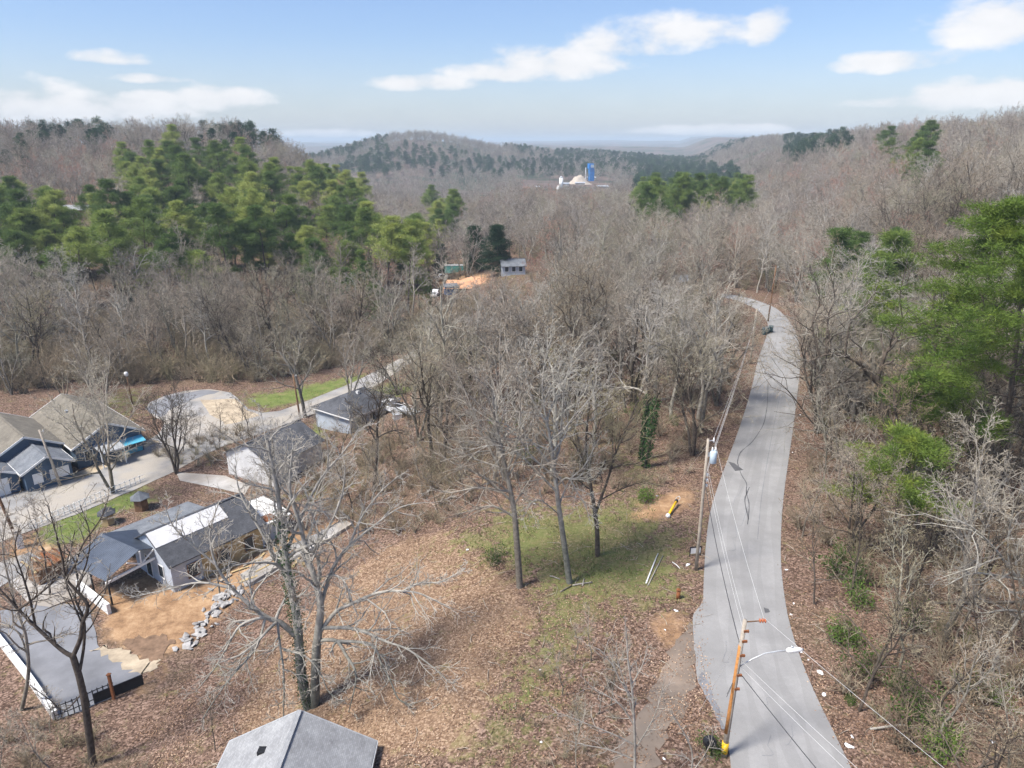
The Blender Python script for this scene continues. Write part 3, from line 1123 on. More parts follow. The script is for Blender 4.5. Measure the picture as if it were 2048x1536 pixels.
def scatter(y0, y1, spacing0, spacing_k, half=0.86):
    out = []
    y = y0
    while y < y1:
        sp = spacing0 + spacing_k * y
        w = half * (y + 12)
        n = int(2 * w / sp)
        x = -w + sp * (np.arange(n) + rng.random())
        out.append(np.stack([x + rng.uniform(-.45, .45, n) * sp, y + rng.uniform(-.45, .45, n) * sp], 1))
        y += sp
    return np.concatenate(out)


def add_trees(pts):
    x, y = pts[:, 0], pts[:, 1]
    ok = ~inpoly(x, y, CLEAR)
    ok &= (vnoise(x / 14. + 3, y / 14. + 8) > -0.36) | (y > 200)
    for (hx, hy, hr, hl) in HOUSE_CLEAR:
        # free the spot and a lane towards the drone
        ok &= ~((np.hypot(x - hx, y - hy) < hr) | ((y < hy) & (y > hy - hl) & (np.abs(x - hx * y / hy) < hr * 0.8)))
    z = terrain(x, y)
    u, v, d = proj(x, y, z + 8)
    ok &= (u > -260) & (u < 2320) & (v > 150) & (v < 2100)
    # open ground round the works in the valley
    ut, vt, _ = proj(x, y, z + 15)
    ok &= ~((ut > 1035) & (ut < 1230) & (y > 380) & (y < works_y) & (vt < 367) & (vt > 300))
    x, y, z, u, v = x[ok], y[ok], z[ok], u[ok], v[ok]
    n = len(x)
    ev = np.zeros(n, bool)
    dark = np.zeros(n, bool)
    for poly, share, dk in STANDS:
        k = inpoly(u, v, poly) & (rng.random(n) < share) & ~ev
        ev |= k
        dark |= k & bool(dk)
    red = road_edge(y)
    fp = vnoise(x / 130., y / 170.) > 0.02
    for i in range(n):
        px, py = float(x[i]), float(y[i])
        if py < 420:
            if ev[i]:
                k = ('pined', random.randrange(2)) if dark[i] else ('pine', random.randrange(4))
                if random.random() < 0.22:
                    continue
                s = random.uniform(0.75, 1.3) if not dark[i] else random.uniform(0.7, 1.0)
            else:
                right = px > red[i] - 3
                if right and py < 75:
                    j = random.choice((7, 8, 8)) if py < 48 else random.choice((7, 7, 8, 8, 7, 4, 6, 3, 6, 8))
                elif py < 135:
                    j = random.choice((1, 5, 1, 3, 0, 5, 6, 2) if right else (0, 1, 2, 3, 4, 5, 6, 7, 2, 4))
                else:
                    j = random.choice((0, 1, 2, 3, 4, 5, 6, 2, 0, 4, 9))
                k = ('bare', j) if py < 190 else ('mid', 4 if random.random() < 0.09 else random.randrange(4))
                s = random.uniform(0.78, 1.28)
                if right and py < 90:
                    s *= 0.92
        else:
            k = ('farp', random.randrange(2)) if (ev[i] or (py > 900 and fp[i] and random.random() < 0.4)) else ('farb', random.randrange(4))
            s = random.uniform(0.8, 1.15) * (1.0 if py < 900 else 1.12)
        cand.append((px, py, float(z[i]), k, s, random.uniform(0, 6.28)))


add_trees(scatter(26, 90, 5.2, 0.006))
r_pts = scatter(28, 92, 3.7, 0.004)
add_trees(r_pts[r_pts[:, 0] > road_edge(r_pts[:, 1]) + 1.6])
add_trees(scatter(90, 190, 5.2, 0.005))
add_trees(scatter(190, 420, 6.0, 0.006))
add_trees(scatter(420, 1000, 5.0, 0.010, 0.80))
fpts = scatter(1000, 1750, 4.5, 0.006, 0.55)
add_trees(fpts[(fpts[:, 0] / fpts[:, 1] > -0.42) & (fpts[:, 0] / fpts[:, 1] < 0.5)])

# the ones that show largest become trees of their own, the rest is the distant wood
cand.sort(key=lambda c: c[1] ** 2 + c[0] ** 2)


def visible(c):
    u, v, d = proj(c[0], c[1], c[2] + 7 * c[4])
    return -60 < u < 2108 and v < 1640


own_b, own_p, rest = [], [], []
for c in cand:
    if c[3][0] in ('bare', 'mid') and len(own_b) < 262 and visible(c):
        own_b.append(c)
    elif c[3][0] in ('pine', 'pined') and len(own_p) < 190 and visible(c):
        own_p.append(c)
    else:
        rest.append(c)


def plant(name, meshes, loc, s, rz, label, cat, group=None, tilt=(0, 0)):
    root = empty(name, loc, rz)
    root.rotation_euler = (tilt[0], tilt[1], rz)
    root.scale = (s, s, s)
    link('trunk', meshes[0], root)
    link('crown', meshes[1], root)
    return tag(root, label, cat, group)


ORD = ['', 'second ', 'third ', 'fourth ', 'fifth ', 'sixth ', 'seventh ', 'eighth ', 'ninth ', 'tenth ', 'eleventh ', 'twelfth ', 'thirteenth ', 'fourteenth ', 'fifteenth ', 'sixteenth ', 'seventeenth ', 'eighteenth ', 'nineteenth ', 'twentieth ']
MARKS = [(n_, G(u_, v_)) for n_, u_, v_ in (('the transformer pole', 1392, 1140), ('the grey hip-roofed house', 700, 840), ('the turning circle', 400, 790), ('the blue house', 120, 850), ('the ivied trunk', 1290, 935), ('the three bins', 1535, 667),
         ('the arching dark tree', 1785, 895), ('the far white house', 1025, 547), ('the clay bank', 950, 572), ('the pale-roofed house', 170, 436), ('the sycamore before the pines', 293, 640), ('the streetlight pole', 1447, 1512),
         ('the fallen log', 1930, 1208), ('the yellow flowering bush', 603, 612), ('the chalk-white sycamore', 1640, 760), ('the tan-roofed house', 395, 412), ('the thicket middle', 1090, 760), ('the blue shed', 900, 588),
         ('the works silo', 1122, 378), ('the tallest pine', 2062, 900))]
LOOK = {0: 'grey spreading', 1: 'pale-barked spreading', 2: 'grey many-stemmed', 3: 'dark many-stemmed', 4: 'grey straight-trunked', 5: 'pale straight-trunked', 6: 'dark straight-trunked', 7: 'slim grey', 8: 'slim dark', 9: 'reddish-twigged'}
LOOK_MID = {0: 'grey round-crowned', 1: 'pale forked', 2: 'grey broad-crowned', 3: 'pale twin-stemmed', 4: 'reddish-twigged'}


def name_by_marks(items):
    """label every item by its looks and how near it stands to a thing one can find"""
    byk = {}
    for it in items:
        d, n = min((math.hypot(it['x'] - p.x, it['y'] - p.y), n) for n, p in MARKS)
        byk.setdefault((it['look'], n), []).append((d, it))
    for (look, n), lst in byk.items():
        lst.sort(key=lambda q: q[0])
        for k, (d, it) in enumerate(lst):
            if len(lst) == 1:
                it['label'] = '%s close to %s' % (look, n)
            else:
                it['label'] = '%s, %sclosest such to %s' % (look, ORD[min(k, 19)], n)
            if k > 19:
                it['label'] = '%s, one of the last towards %s' % (look, n)


items = []
for c in own_b:
    lk = (LOOK if c[3][0] == 'bare' else LOOK_MID)[c[3][1]] + ' leafless tree'
    items.append({'x': c[0], 'y': c[1], 'look': lk, 'c': c, 'name': 'bare_tree', 'mesh': PROTO[c[3][1]] if c[3][0] == 'bare' else MIDB[c[3][1]], 'group': 'leafless woodland trees'})
for c in own_p:
    dk = c[3][0] == 'pined'
    big = c[4] > 1.05
    items.append({'x': c[0], 'y': c[1], 'look': ('tall ' if big else 'short ') + ('dark green pine' if dk else 'bright green pine'), 'c': c, 'name': 'pine_tree', 'mesh': PINE_DARK[c[3][1]] if dk else PINE[c[3][1]], 'group': 'woodland pines'})
name_by_marks(items)
for it in items:
    c = it['c']
    plant(it['name'], it['mesh'], c[:3], c[4], c[5], it['label'], 'tree', it['group'], (random.uniform(-.05, .05), random.uniform(-.05, .05)))


def instancer(name, pts, protos):
    """one object that repeats the given meshes at points (geometry nodes)"""
    pc = bpy.data.collections.new(name + '_sources')
    for i, me in enumerate(protos):
        o = bpy.data.objects.new('%s_source_%02d' % (name, i), me)
        pc.objects.link(o)
    me = bpy.data.meshes.new(name)
    me.vertices.add(len(pts))
    A = np.array([(p[0], p[1], p[2]) for p in pts], np.float32)
    me.vertices.foreach_set('co', A.ravel())
    for nm, k, ty in (('rot', 3, 'FLOAT'), ('scl', 4, 'FLOAT'), ('pick', 5, 'INT')):
        a = me.attributes.new(nm, ty, 'POINT')
        a.data.foreach_set('value', np.array([p[k] for p in pts], np.float32 if ty == 'FLOAT' else np.int32))
    o = link(name, me)
    ng = bpy.data.node_groups.new(name, 'GeometryNodeTree')
    ng.interface.new_socket('Geometry', in_out='INPUT', socket_type='NodeSocketGeometry')
    ng.interface.new_socket('Geometry', in_out='OUTPUT', socket_type='NodeSocketGeometry')
    gi, go = ng.nodes.new('NodeGroupInput'), ng.nodes.new('NodeGroupOutput')
    ip = ng.nodes.new('GeometryNodeInstanceOnPoints')
    ci = ng.nodes.new('GeometryNodeCollectionInfo')
    ci.inputs['Collection'].default_value = pc
    ci.inputs['Separate Children'].default_value = True
    ci.inputs['Reset Children'].default_value = True
    ip.inputs['Pick Instance'].default_value = True

    def at(nm, ty):
        n = ng.nodes.new('GeometryNodeInputNamedAttribute')
        n.data_type = ty
        n.inputs['Name'].default_value = nm
        return n.outputs['Attribute']
    cx = ng.nodes.new('ShaderNodeCombineXYZ')
    ng.links.new(at('rot', 'FLOAT'), cx.inputs[2])
    ng.links.new(gi.outputs[0], ip.inputs['Points'])
    ng.links.new(ci.outputs[0], ip.inputs['Instance'])
    ng.links.new(at('pick', 'INT'), ip.inputs['Instance Index'])
    ng.links.new(cx.outputs[0], ip.inputs['Rotation'])
    ng.links.new(at('scl', 'FLOAT'), ip.inputs['Scale'])
    ng.links.new(ip.outputs[0], go.inputs[0])
    md = o.modifiers.new('scatter', 'NODES')
    md.node_group = ng
    return o


srcs = [joined('tree', *PROTO[i]) for i in range(10)] + [joined('tree', *m) for m in PINE] + [joined('tree', *m) for m in PINE_DARK] + [joined('tree', *m) for m in MIDB] + [joined('tree', *m) for m in FARB] + [joined('tree', *m) for m in FARP]
base_i = {'bare': 0, 'pine': 10, 'pined': 14, 'mid': 16, 'farb': 21, 'farp': 25}
wood = instancer('distant_forest', [(c[0], c[1], c[2], c[5], c[4], base_i[c[3][0]] + c[3][1]) for c in rest], srcs)
tag(wood, 'leafless brown woods with scattered pines covering the far slopes and valley', 'forest', kind='stuff')

# taller trees that stand up against the sky on the ridges
sky_items = []
for (u_, y_, s_, i_) in ((1725, 150, 1.25, 3), (1762, 160, 1.35, 4), (1800, 165, 1.2, 2), (1838, 150, 1.45, 3), (1868, 158, 1.5, 6), (1900, 150, 1.4, 3), (1935, 165, 1.35, 4), (1965, 152, 1.45, 3), (2000, 160, 1.3, 6), (2035, 150, 1.5, 3), (1700, 170, 1.2, 6), (1985, 175, 1.5, 2),
                         (30, 300, 1.5, 3), (310, 360, 1.35, 2), (345, 365, 1.4, 6), (380, 360, 1.45, 3), (275, 350, 1.3, 4), (560, 380, 1.3, 2), (470, 370, 1.35, 3), (600, 390, 1.2, 6)):
    x_ = (u_ - 1024) / F * (y_ * math.cos(PITCH))
    sky_items.append({'x': x_, 'y': float(y_), 'look': 'ridge-top ' + LOOK[i_] + ' tree on the skyline', 's': s_, 'i': i_})
name_by_marks(sky_items)
for it in sky_items:
    plant('bare_tree', PROTO[it['i']], (it['x'], it['y'], tz(it['x'], it['y'])), it['s'], random.uniform(0, 6), it['label'], 'tree', 'ridge-top trees')

# undergrowth
und = []
up = scatter(28, 230, 2.3, 0.009)
ux, uy = up[:, 0], up[:, 1]
ok = ~inpoly(ux, uy, CLEAR)
un = vnoise(ux / 11., uy / 11.)
uright = ux > road_edge(uy)
ok &= ~(uright & (uy < 90) & (un < -0.32))
ok &= ~(~uright & (ux > -14) & (uy < 100) & (un < -0.30))
for hx, hy, hr, hl in HOUSE_CLEAR:
    ok &= np.hypot(ux - hx, uy - hy) > hr
uz = terrain(ux, uy)
uu_, vv_, _d = proj(ux, uy, uz)
ok &= (uu_ > -150) & (uu_ < 2200) & (vv_ < 1750)
edge = scatter(96, 150, 1.7, 0.002)
edge = edge[(edge[:, 0] < -8) & ~inpoly(edge[:, 0], edge[:, 1], CLEAR)]
edge = edge[vnoise(edge[:, 0] / 7., edge[:, 1] / 7.) > -0.22]
for ex, ey in edge:
    und.append((float(ex), float(ey), tz(ex, ey), random.uniform(0, 6.28), random.uniform(0.8, 1.7), random.randrange(3)))
for i in np.nonzero(ok)[0]:
    pk = 3 if random.random() < (0.14 if uright[i] else 0.07) else random.randrange(3)
    und.append((float(ux[i]), float(uy[i]), float(uz[i]), random.uniform(0, 6.28), random.uniform(0.5, 1.15), pk))
# brushy strips left standing in the open ground, with a few thin trees in them
thin = []
for pp, sp_, ts_, sc_ in (([(590, 960), (720, 905), (800, 880), (880, 900), (960, 985), (900, 1060), (780, 1075), (700, 1060), (640, 1030)], 1.9, 4.5, 1.0),
                          ([(-60, 1440), (60, 1445), (130, 1450), (250, 1500), (400, 1560), (-60, 1600)], 1.7, 5.0, 0.8),
                          ([(1060, 1330), (1220, 1290), (1260, 1400), (1200, 1560), (1010, 1560)], 2.3, 3.2, 0.55),
                          ([(300, 915), (400, 875), (500, 850), (560, 870), (450, 935), (350, 940)], 1.8, 4.0, 0.9),
                          ([(800, 850), (880, 780), (960, 800), (930, 900), (850, 920)], 2.0, 4.0, 1.0),
                          ([(620, 880), (700, 830), (790, 870), (760, 930), (660, 960)], 2.4, 5.0, 0.8),
                          ([(1200, 980), (1300, 950), (1370, 930), (1380, 960), (1260, 1000)], 1.8, 9.0, 0.7)):
    pw = poly_px(pp)
    xs_, ys_ = [p.x for p in pw], [p.y for p in pw]
    for spc, tree in ((sp_, False), (ts_, True)):
        gx, gy = np.meshgrid(np.arange(min(xs_), max(xs_), spc), np.arange(min(ys_), max(ys_), spc))
        gx = gx.ravel() + rng.uniform(-.45, .45, gx.size) * spc
        gy = gy.ravel() + rng.uniform(-.45, .45, gy.size) * spc
        k_ = inpoly(gx, gy, pw)
        for x_, y_ in zip(gx[k_], gy[k_]):
            if tree:
                thin.append({'x': float(x_), 'y': float(y_), 'look': '', 's': sc_ * random.uniform(0.5, 0.9), 'i': random.choice((7, 8, 7))})
            else:
                und.append((float(x_), float(y_), tz(x_, y_), random.uniform(0, 6.28), sc_ * random.uniform(0.35, 0.8), random.randrange(3)))
for it in thin:
    it['look'] = ('slim dark' if it['i'] == 8 else 'slim grey') + ' sapling in the brush'
name_by_marks(thin)
for it in thin:
    plant('sapling', PROTO[it['i']], (it['x'], it['y'], tz(it['x'], it['y'])), it['s'], random.uniform(0, 6), it['label'], 'sapling', 'saplings in the brush', (random.uniform(-.1, .1), random.uniform(-.1, .1)))
tag(instancer('undergrowth', und, SHRUB), 'tangled brown brush under the bare trees', 'undergrowth', kind='stuff')
print('trees', len(own_b), len(own_p), len(rest), 'brush', len(und))

# ------------------------------------------------------------------ single trees that stand out
def LP(y, *px):
    return [P(u, v, y + (dy[0] if dy else 0)) for (u, v, *dy) in px]


def hero(name, base, build, label, mb='bark', ms='twig', ivy=None, seed=1, group=None, sides=9, **kw):
    """a tree whose main limbs are drawn from the photograph"""
    t = Tree(seed, **kw)
    build(t)
    b = base
    for sgs in (t.big, t.small):
        sgs.a = [(p[0] - b.x, p[1] - b.y, p[2] - b.z) for p in sgs.a]
        sgs.b = [(p[0] - b.x, p[1] - b.y, p[2] - b.z) for p in sgs.b]
    m1, m2 = t.meshes(name, M[mb], M[ms], sides, 3)
    root = empty(name, b)
    link('trunk', m1, root)
    link('crown', m2, root)
    if ivy:
        link('ivy', ivy_mesh([[p - b for p in path] for path in ivy[0]], *ivy[1:]), root)
    return tag(root, label, 'tree', group)


def ivy_mesh(paths, r, n, size=0.16, mat='ivy', seed=3):
    rg = np.random.default_rng(seed)
    C = []
    for path in paths:
        A = np.array([tuple(p) for p in path])
        t = rg.random(n) * (len(A) - 1.001)
        i = t.astype(int)
        c = A[i] + (A[i + 1] - A[i]) * (t - i)[:, None]
        o = rg.normal(size=(n, 3))
        o[:, 2] *= 0.6
        o /= np.linalg.norm(o, axis=1, keepdims=True)
        C.append(c + o * r * rg.uniform(0.7, 1.5, (n, 1)))
    V, q = leaf_quads(np.concatenate(C), size, rg)
    return np_mesh('ivy', V, 4, q, [M[mat]])


# twin-trunk tree in the middle of the lot
b1 = G(618, 1414)
Y1 = b1.y


def t1(t):
    t.limb([b1 + Vector((0, 0, -0.3))] + LP(Y1, (603, 1350), (594, 1240), (583, 1180), (570, 1100), (560, 1020), (546, 940), (535, 880)), 0.36, 0.06, 0, 12, 0.35, 11)
    t.limb([b1 + Vector((0.35, 0, -0.3))] + LP(Y1, (632, 1310), (637, 1258), (641, 1210), (630, 1160), (616, 1112), (600, 1050), (580, 980), (585, 900)), 0.33, 0.05, 0, 10, 0.4, 10)
    for px, r in (
        ([(641, 1262), (670, 1225), (698, 1210, -.5), (755, 1186, -1), (806, 1182, -1.4), (845, 1189, -1.8), (900, 1217, -2.2)], 0.15),
        ([(806, 1182, -1.4), (840, 1166, -1.4), (882, 1163, -1.2), (932, 1136, -1)], 0.07),
        ([(644, 1256), (698, 1256, -.8), (735, 1266, -1.2), (769, 1282, -1.6), (812, 1297, -2), (854, 1325, -2.4), (890, 1355, -2.8)], 0.13),
        ([(640, 1281), (673, 1282, -.7), (692, 1310, -1.3), (709, 1338, -1.8), (712, 1360, -2), (706, 1390, -2.3), (697, 1424, -2.6)], 0.13),
        ([(673, 1282, -.7), (726, 1285, -1), (749, 1294, -1.3), (763, 1328, -1.7), (780, 1360, -2.1), (797, 1398, -2.5), (824, 1412, -2.8)], 0.10),
        ([(641, 1215), (653, 1172, .5), (670, 1128, 1), (700, 1090, 1.5), (750, 1050, 2), (800, 1015, 2.4), (850, 1005, 2.8)], 0.14),
        ([(700, 1090, 1.5), (720, 1040, 2), (760, 985, 2.3), (800, 950, 2.5)], 0.09),
        ([(596, 1275), (560, 1245, -.3), (536, 1236, -.5), (500, 1210, -.6), (465, 1177, -.6), (432, 1130, -.5), (420, 1065, -.3), (440, 1000, 0)], 0.20),
        ([(465, 1177, -.6), (400, 1165, -.8), (330, 1180, -1), (260, 1195, -1.2)], 0.09),
        ([(430, 1128, -.5), (380, 1085, -.6), (345, 1050, -.8), (330, 1010, -.8)], 0.08),
        ([(545, 1240, -.4), (520, 1236, -1), (480, 1252, -1.6), (455, 1292, -2.2), (430, 1335, -2.8), (398, 1375, -3.2)], 0.11),
        ([(555, 1243, -.4), (560, 1290, -1.2), (567, 1340, -1.8), (568, 1400, -2.4), (566, 1440, -2.6)], 0.09),
        ([(530, 1238, -.8), (515, 1290, -1.6), (482, 1332, -2.3), (455, 1362, -2.8), (408, 1432, -3.4)], 0.09),
        ([(567, 1300, -1.3), (610, 1312, -1.9), (640, 1345, -2.3), (655, 1380, -2.6), (672, 1395, -2.8)], 0.06),
        ([(583, 1190), (560, 1130, .6), (520, 1060, 1), (480, 985, 1.4), (470, 930, 1.6)], 0.13),
        ([(572, 1105), (600, 1040, .8), (640, 960, 1.3), (690, 900, 1.6), (715, 860, 1.8)], 0.12),
        ([(616, 1112), (660, 1050, -.5), (685, 985, -.8), (690, 930, -1)], 0.10),
        ([(655, 1165, .5), (668, 1150, -.6), (690, 1165, -1.2), (705, 1205, -1.8), (716, 1232, -2)], 0.07),
        ([(670, 1130, 1), (640, 1180, -1), (618, 1230, -1.6), (610, 1245, -1.7)], 0.05),
    ):
        t.limb(LP(Y1, *px), r, 0.025, 1, 13, 0.12, None)


hero('twin_trunk_tree', b1, t1, 'large twin-trunk bare tree with ivied trunk and long drooping limbs behind the grey roof', 'bark_moss', 'twig_pale', seed=21,
     ivy=([[b1] + LP(Y1, (603, 1350), (594, 1240), (583, 1180), (570, 1100), (560, 1020))], 0.40, 3200, 0.11, 'ivy'),
     nch=(10, 6, 6, 3), lenr=(0.5, 0.42, 0.5, 0.5), trop=(0.03, 0.03, 0.03, 0.0, -0.02), wig=(0.07, 0.2, 0.25, 0.28, 0.3))

# forked dark tree at the near edge of the yard
b2 = G(186, 1530)
Y2 = b2.y


def t2(t):
    t.limb([b2 + Vector((0, 0, -0.3))] + LP(Y2, (182, 1497), (170, 1407), (159, 1355), (146, 1313)), 0.24, 0.19, 0, 0)
    for px, r in (
        ([(146, 1313), (122, 1299), (71, 1253), (37, 1219), (0, 1179), (-60, 1120)], 0.15),
        ([(146, 1313), (161, 1277), (165, 1248), (176, 1213), (159, 1188), (133, 1157), (124, 1114), (110, 1060), (95, 1010)], 0.15),
        ([(160, 1340), (168, 1290, .4), (168, 1240, .6), (150, 1190, .8), (172, 1130, 1), (180, 1070, 1.2), (160, 1010, 1.4)], 0.10),
        ([(165, 1250), (150, 1215), (135, 1175), (128, 1150)], 0.06),
        ([(133, 1157), (150, 1130), (165, 1090), (200, 1040), (215, 1000)], 0.08),
        ([(71, 1253), (60, 1200), (45, 1150), (30, 1100), (40, 1050)], 0.08),
        ([(37, 1219), (70, 1195, .4), (110, 1160, .8), (135, 1120, 1), (150, 1060, 1.2)], 0.08),
        ([(165, 1385), (130, 1420, -.5), (100, 1400, -.8), (60, 1370, -1)], 0.05),
    ):
        t.limb(LP(Y2, *px), r, 0.022, 1, 12, 0.2)


hero('forked_tree', b2, t2, 'dark bare tree forking low in front of the asphalt yard', 'bark_dark', 'bark', seed=22, nch=(8, 6, 5, 3), lenr=(0.5, 0.38, 0.5, 0.5), wig=(0.07, 0.18, 0.24, 0.28, 0.3))
b2b = G(40, 1420)


def t2b(t):
    y = b2b.y
    t.limb([b2b + Vector((0, 0, -0.3))] + LP(y, (54, 1370), (57, 1327), (51, 1270), (37, 1228), (17, 1157), (5, 1090), (20, 1000)), 0.15, 0.03, 0, 14, 0.3, 8)
    t.limb(LP(y, (57, 1320), (40, 1270), (10, 1250), (-30, 1240)), 0.07, 0.02, 1, 9)
    t.limb(LP(y, (45, 1250), (75, 1200), (60, 1120), (80, 1060)), 0.07, 0.02, 1, 9)


hero('slender_tree', b2b, t2b, 'slender bare tree beside the white wall of the asphalt yard', 'bark', 'twig', seed=23, nch=(8, 6, 5, 3))

# three trees at the far side of the lot
b3 = G(1040, 1174)


def t3(t):
    y = b3.y
    t.limb([b3 + Vector((0, 0, -0.3))] + LP(y, (1034, 1090), (1028, 1020), (1016, 960), (1003, 900), (990, 840), (985, 780)), 0.27, 0.05, 0, 11, 0.42, 11)
    for px, r in (
        ([(1030, 1035), (985, 1012), (940, 1022), (905, 1030)], 0.09), ([(1026, 1005), (970, 955, .6), (915, 930, 1), (870, 905, 1.3)], 0.10),
        ([(1016, 965), (975, 890, 1), (935, 810, 1.6), (915, 750, 2)], 0.11), ([(1012, 950), (1035, 880, -.5), (1040, 800, -.8), (1030, 740, -1)], 0.10),
        ([(1028, 1010), (1060, 960, -.6), (1090, 930, -1), (1130, 930, -1.2)], 0.07), ([(1024, 985), (960, 975, -1), (900, 985, -1.6), (860, 975, -2)], 0.08),
        ([(1005, 905), (960, 850), (925, 770, .4), (900, 720, .6)], 0.07)):
        t.limb(LP(y, *px), r, 0.022, 1, 15, 0.12)


hero('bare_tree', b3, t3, 'bare tree with straight brown trunk at the edge of the lot, middle of three', 'bark', 'twig', seed=31, nch=(9, 7, 6, 3), trop=(0.03, 0.06, 0.05, 0.02, 0))
b4 = G(1140, 1166)


def t4(t):
    y = b4.y
    t.limb([b4 + Vector((0, 0, -0.3))] + LP(y, (1130, 1100), (1120, 1030), (1112, 970), (1103, 900), (1094, 850), (1065, 800), (1050, 740)), 0.25, 0.04, 0, 10, 0.45, 11)
    for px, r in (
        ([(1115, 985), (1070, 940, -.4), (1035, 905, -.7), (990, 890, -1), (940, 900, -1.3)], 0.10), ([(1108, 940), (1060, 880), (1000, 845), (950, 840)], 0.09),
        ([(1105, 905), (1130, 870, .5), (1135, 830, .8), (1120, 760, 1)], 0.08), ([(1112, 975), (1135, 955, -.5), (1155, 985, -.9), (1170, 1010, -1.1), (1180, 1040, -1.3)], 0.06),
        ([(1118, 1010), (1140, 960, .4), (1170, 930, .7), (1195, 880, 1)], 0.07), ([(1097, 860), (1085, 790, .5), (1090, 720, .8), (1105, 670, 1)], 0.08),
        ([(1120, 1030), (1080, 1000, -1), (1060, 1010, -1.4), (1045, 1040, -1.7)], 0.05)):
        t.limb(LP(y, *px), r, 0.022, 1, 15, 0.12)


hero('bare_tree', b4, t4, 'bare tree with leaning blue-grey mossy trunk and broken sticks at its foot', 'bark_moss', 'twig_pale', seed=32, nch=(9, 7, 6, 3), trop=(0.03, 0.05, 0.04, 0.0, 0))
b5 = G(1195, 1112)


def t5(t):
    y = b5.y
    t.limb([b5 + Vector((0, 0, -0.3))] + LP(y, (1194, 1060), (1186, 1000), (1176, 940), (1172, 880), (1180, 800)), 0.22, 0.05, 0, 12, 0.4, 9)
    t.limb(LP(y, (1190, 1030), (1215, 960, .5), (1232, 905, .8), (1255, 850, 1), (1290, 770, 1.2)), 0.12, 0.04, 1, 10, 0.2)
    t.limb(LP(y, (1255, 850, 1), (1285, 815, 1.1), (1300, 795, 1.2)), 0.06, 0.03, 1, 4, 0.3)
    t.limb(LP(y, (1200, 1000), (1250, 975, -.6), (1300, 960, -1)), 0.06, 0.02, 1, 9, 0.2)


hero('bare_tree', b5, t5, 'bare tree with dark trunk and brushy brown twigs nearest the transformer pole', 'bark_dark', 'brush', seed=33, nch=(12, 9, 6, 4))

# dark tree whose limbs arch over the road
b8 = G(1785, 895)


def t8(t):
    y = b8.y
    t.limb([b8 + Vector((-0.2, 0, -0.3))] + LP(y, (1772, 850), (1766, 800), (1755, 765), (1735, 745)), 0.42, 0.30, 0, 0)
    t.limb([b8 + Vector((0.5, 0, -0.3))] + LP(y, (1806, 850), (1822, 815), (1850, 770), (1870, 700), (1865, 620), (1880, 540)), 0.36, 0.07, 0, 12, 0.3, 10)
    for px, r in (
        ([(1740, 750), (1715, 725, -.3), (1680, 710, -.6), (1640, 712, -1), (1600, 735, -1.4)], 0.24),
        ([(1755, 760), (1765, 725), (1775, 700), (1797, 672), (1805, 640), (1800, 590), (1815, 520)], 0.22),
        ([(1640, 712, -1), (1625, 650, -.6), (1640, 600, -.3), (1625, 545, 0)], 0.11), ([(1665, 708, -.8), (1655, 640, .3), (1670, 590, .6), (1650, 520, .9)], 0.10),
        ([(1690, 715, -.6), (1700, 650), (1740, 600, .3), (1760, 560, .5)], 0.09),
        ([(1800, 890, -.3), (1760, 898, -.8), (1720, 903, -1.2), (1692, 908, -1.6), (1665, 900, -2), (1640, 896, -2.4)], 0.20),
        ([(1740, 885, .2), (1690, 880), (1650, 865, -.3), (1622, 842, -.6), (1596, 806, -.9), (1570, 775, -1.2), (1530, 745, -1.5)], 0.13),
        ([(1622, 842, -.6), (1660, 822, -.2), (1700, 800), (1740, 795, .3)], 0.06), ([(1735, 760), (1690, 765, -.4), (1640, 790, -.8), (1600, 800, -1.1)], 0.08),
        ([(1822, 815), (1880, 840, -.5), (1930, 850, -1), (1990, 890, -1.4)], 0.12), ([(1860, 730), (1910, 690, .4), (1960, 640, .8), (2010, 560, 1)], 0.12)):
        t.limb(LP(y, *px), r, 0.022, 1, 13, 0.12)


hero('arching_tree', b8, t8, 'dark bare tree with crooked limbs arching out over the road', 'bark_dark', 'twig_pale', seed=41, nch=(9, 6, 5, 3), wig=(0.1, 0.24, 0.28, 0.3, 0.3), trop=(0.03, 0.05, 0.05, 0.03, 0))

# pale sycamore by the bend, pale tree on the slope, sapling at the near edge
bs = G(1640, 760)


def ts(t):
    y = bs.y
    t.limb([bs] + LP(y, (1650, 720), (1645, 680), (1625, 640), (1610, 600), (1598, 560)), 0.16, 0.04, 0, 11, 0.3, 8)
    t.limb(LP(y, (1645, 680), (1662, 630), (1650, 580), (1670, 530)), 0.09, 0.03, 1, 10)
    t.limb(LP(y, (1648, 700), (1690, 640), (1700, 600), (1725, 560)), 0.08, 0.03, 1, 10)


hero('sycamore_tree', bs, ts, 'chalk-white sycamore standing beside the road bend', 'bark_pale', 'twig_pale', seed=42, nch=(9, 5, 4, 2))
b11 = G(293, 640)


def t11(t):
    y = b11.y
    t.limb([b11] + LP(y, (292, 620), (286, 590), (275, 555), (270, 535), (255, 515)), 0.22, 0.06, 0, 9, 0.4, 9)
    for px in ([(283, 580), (262, 545), (240, 520), (233, 500)], [(290, 605), (300, 575), (312, 550)], [(273, 545), (285, 520), (300, 500)], [(272, 540), (268, 515), (275, 492)]):
        t.limb(LP(y, *px), 0.11, 0.03, 1, 9)


hero('sycamore_tree', b11, t11, 'white-barked sycamore rising in front of the pine slope', 'bark_pale', 'twig_pale', seed=43, nch=(9, 6, 5, 3))
b9 = G(1268, 1585)


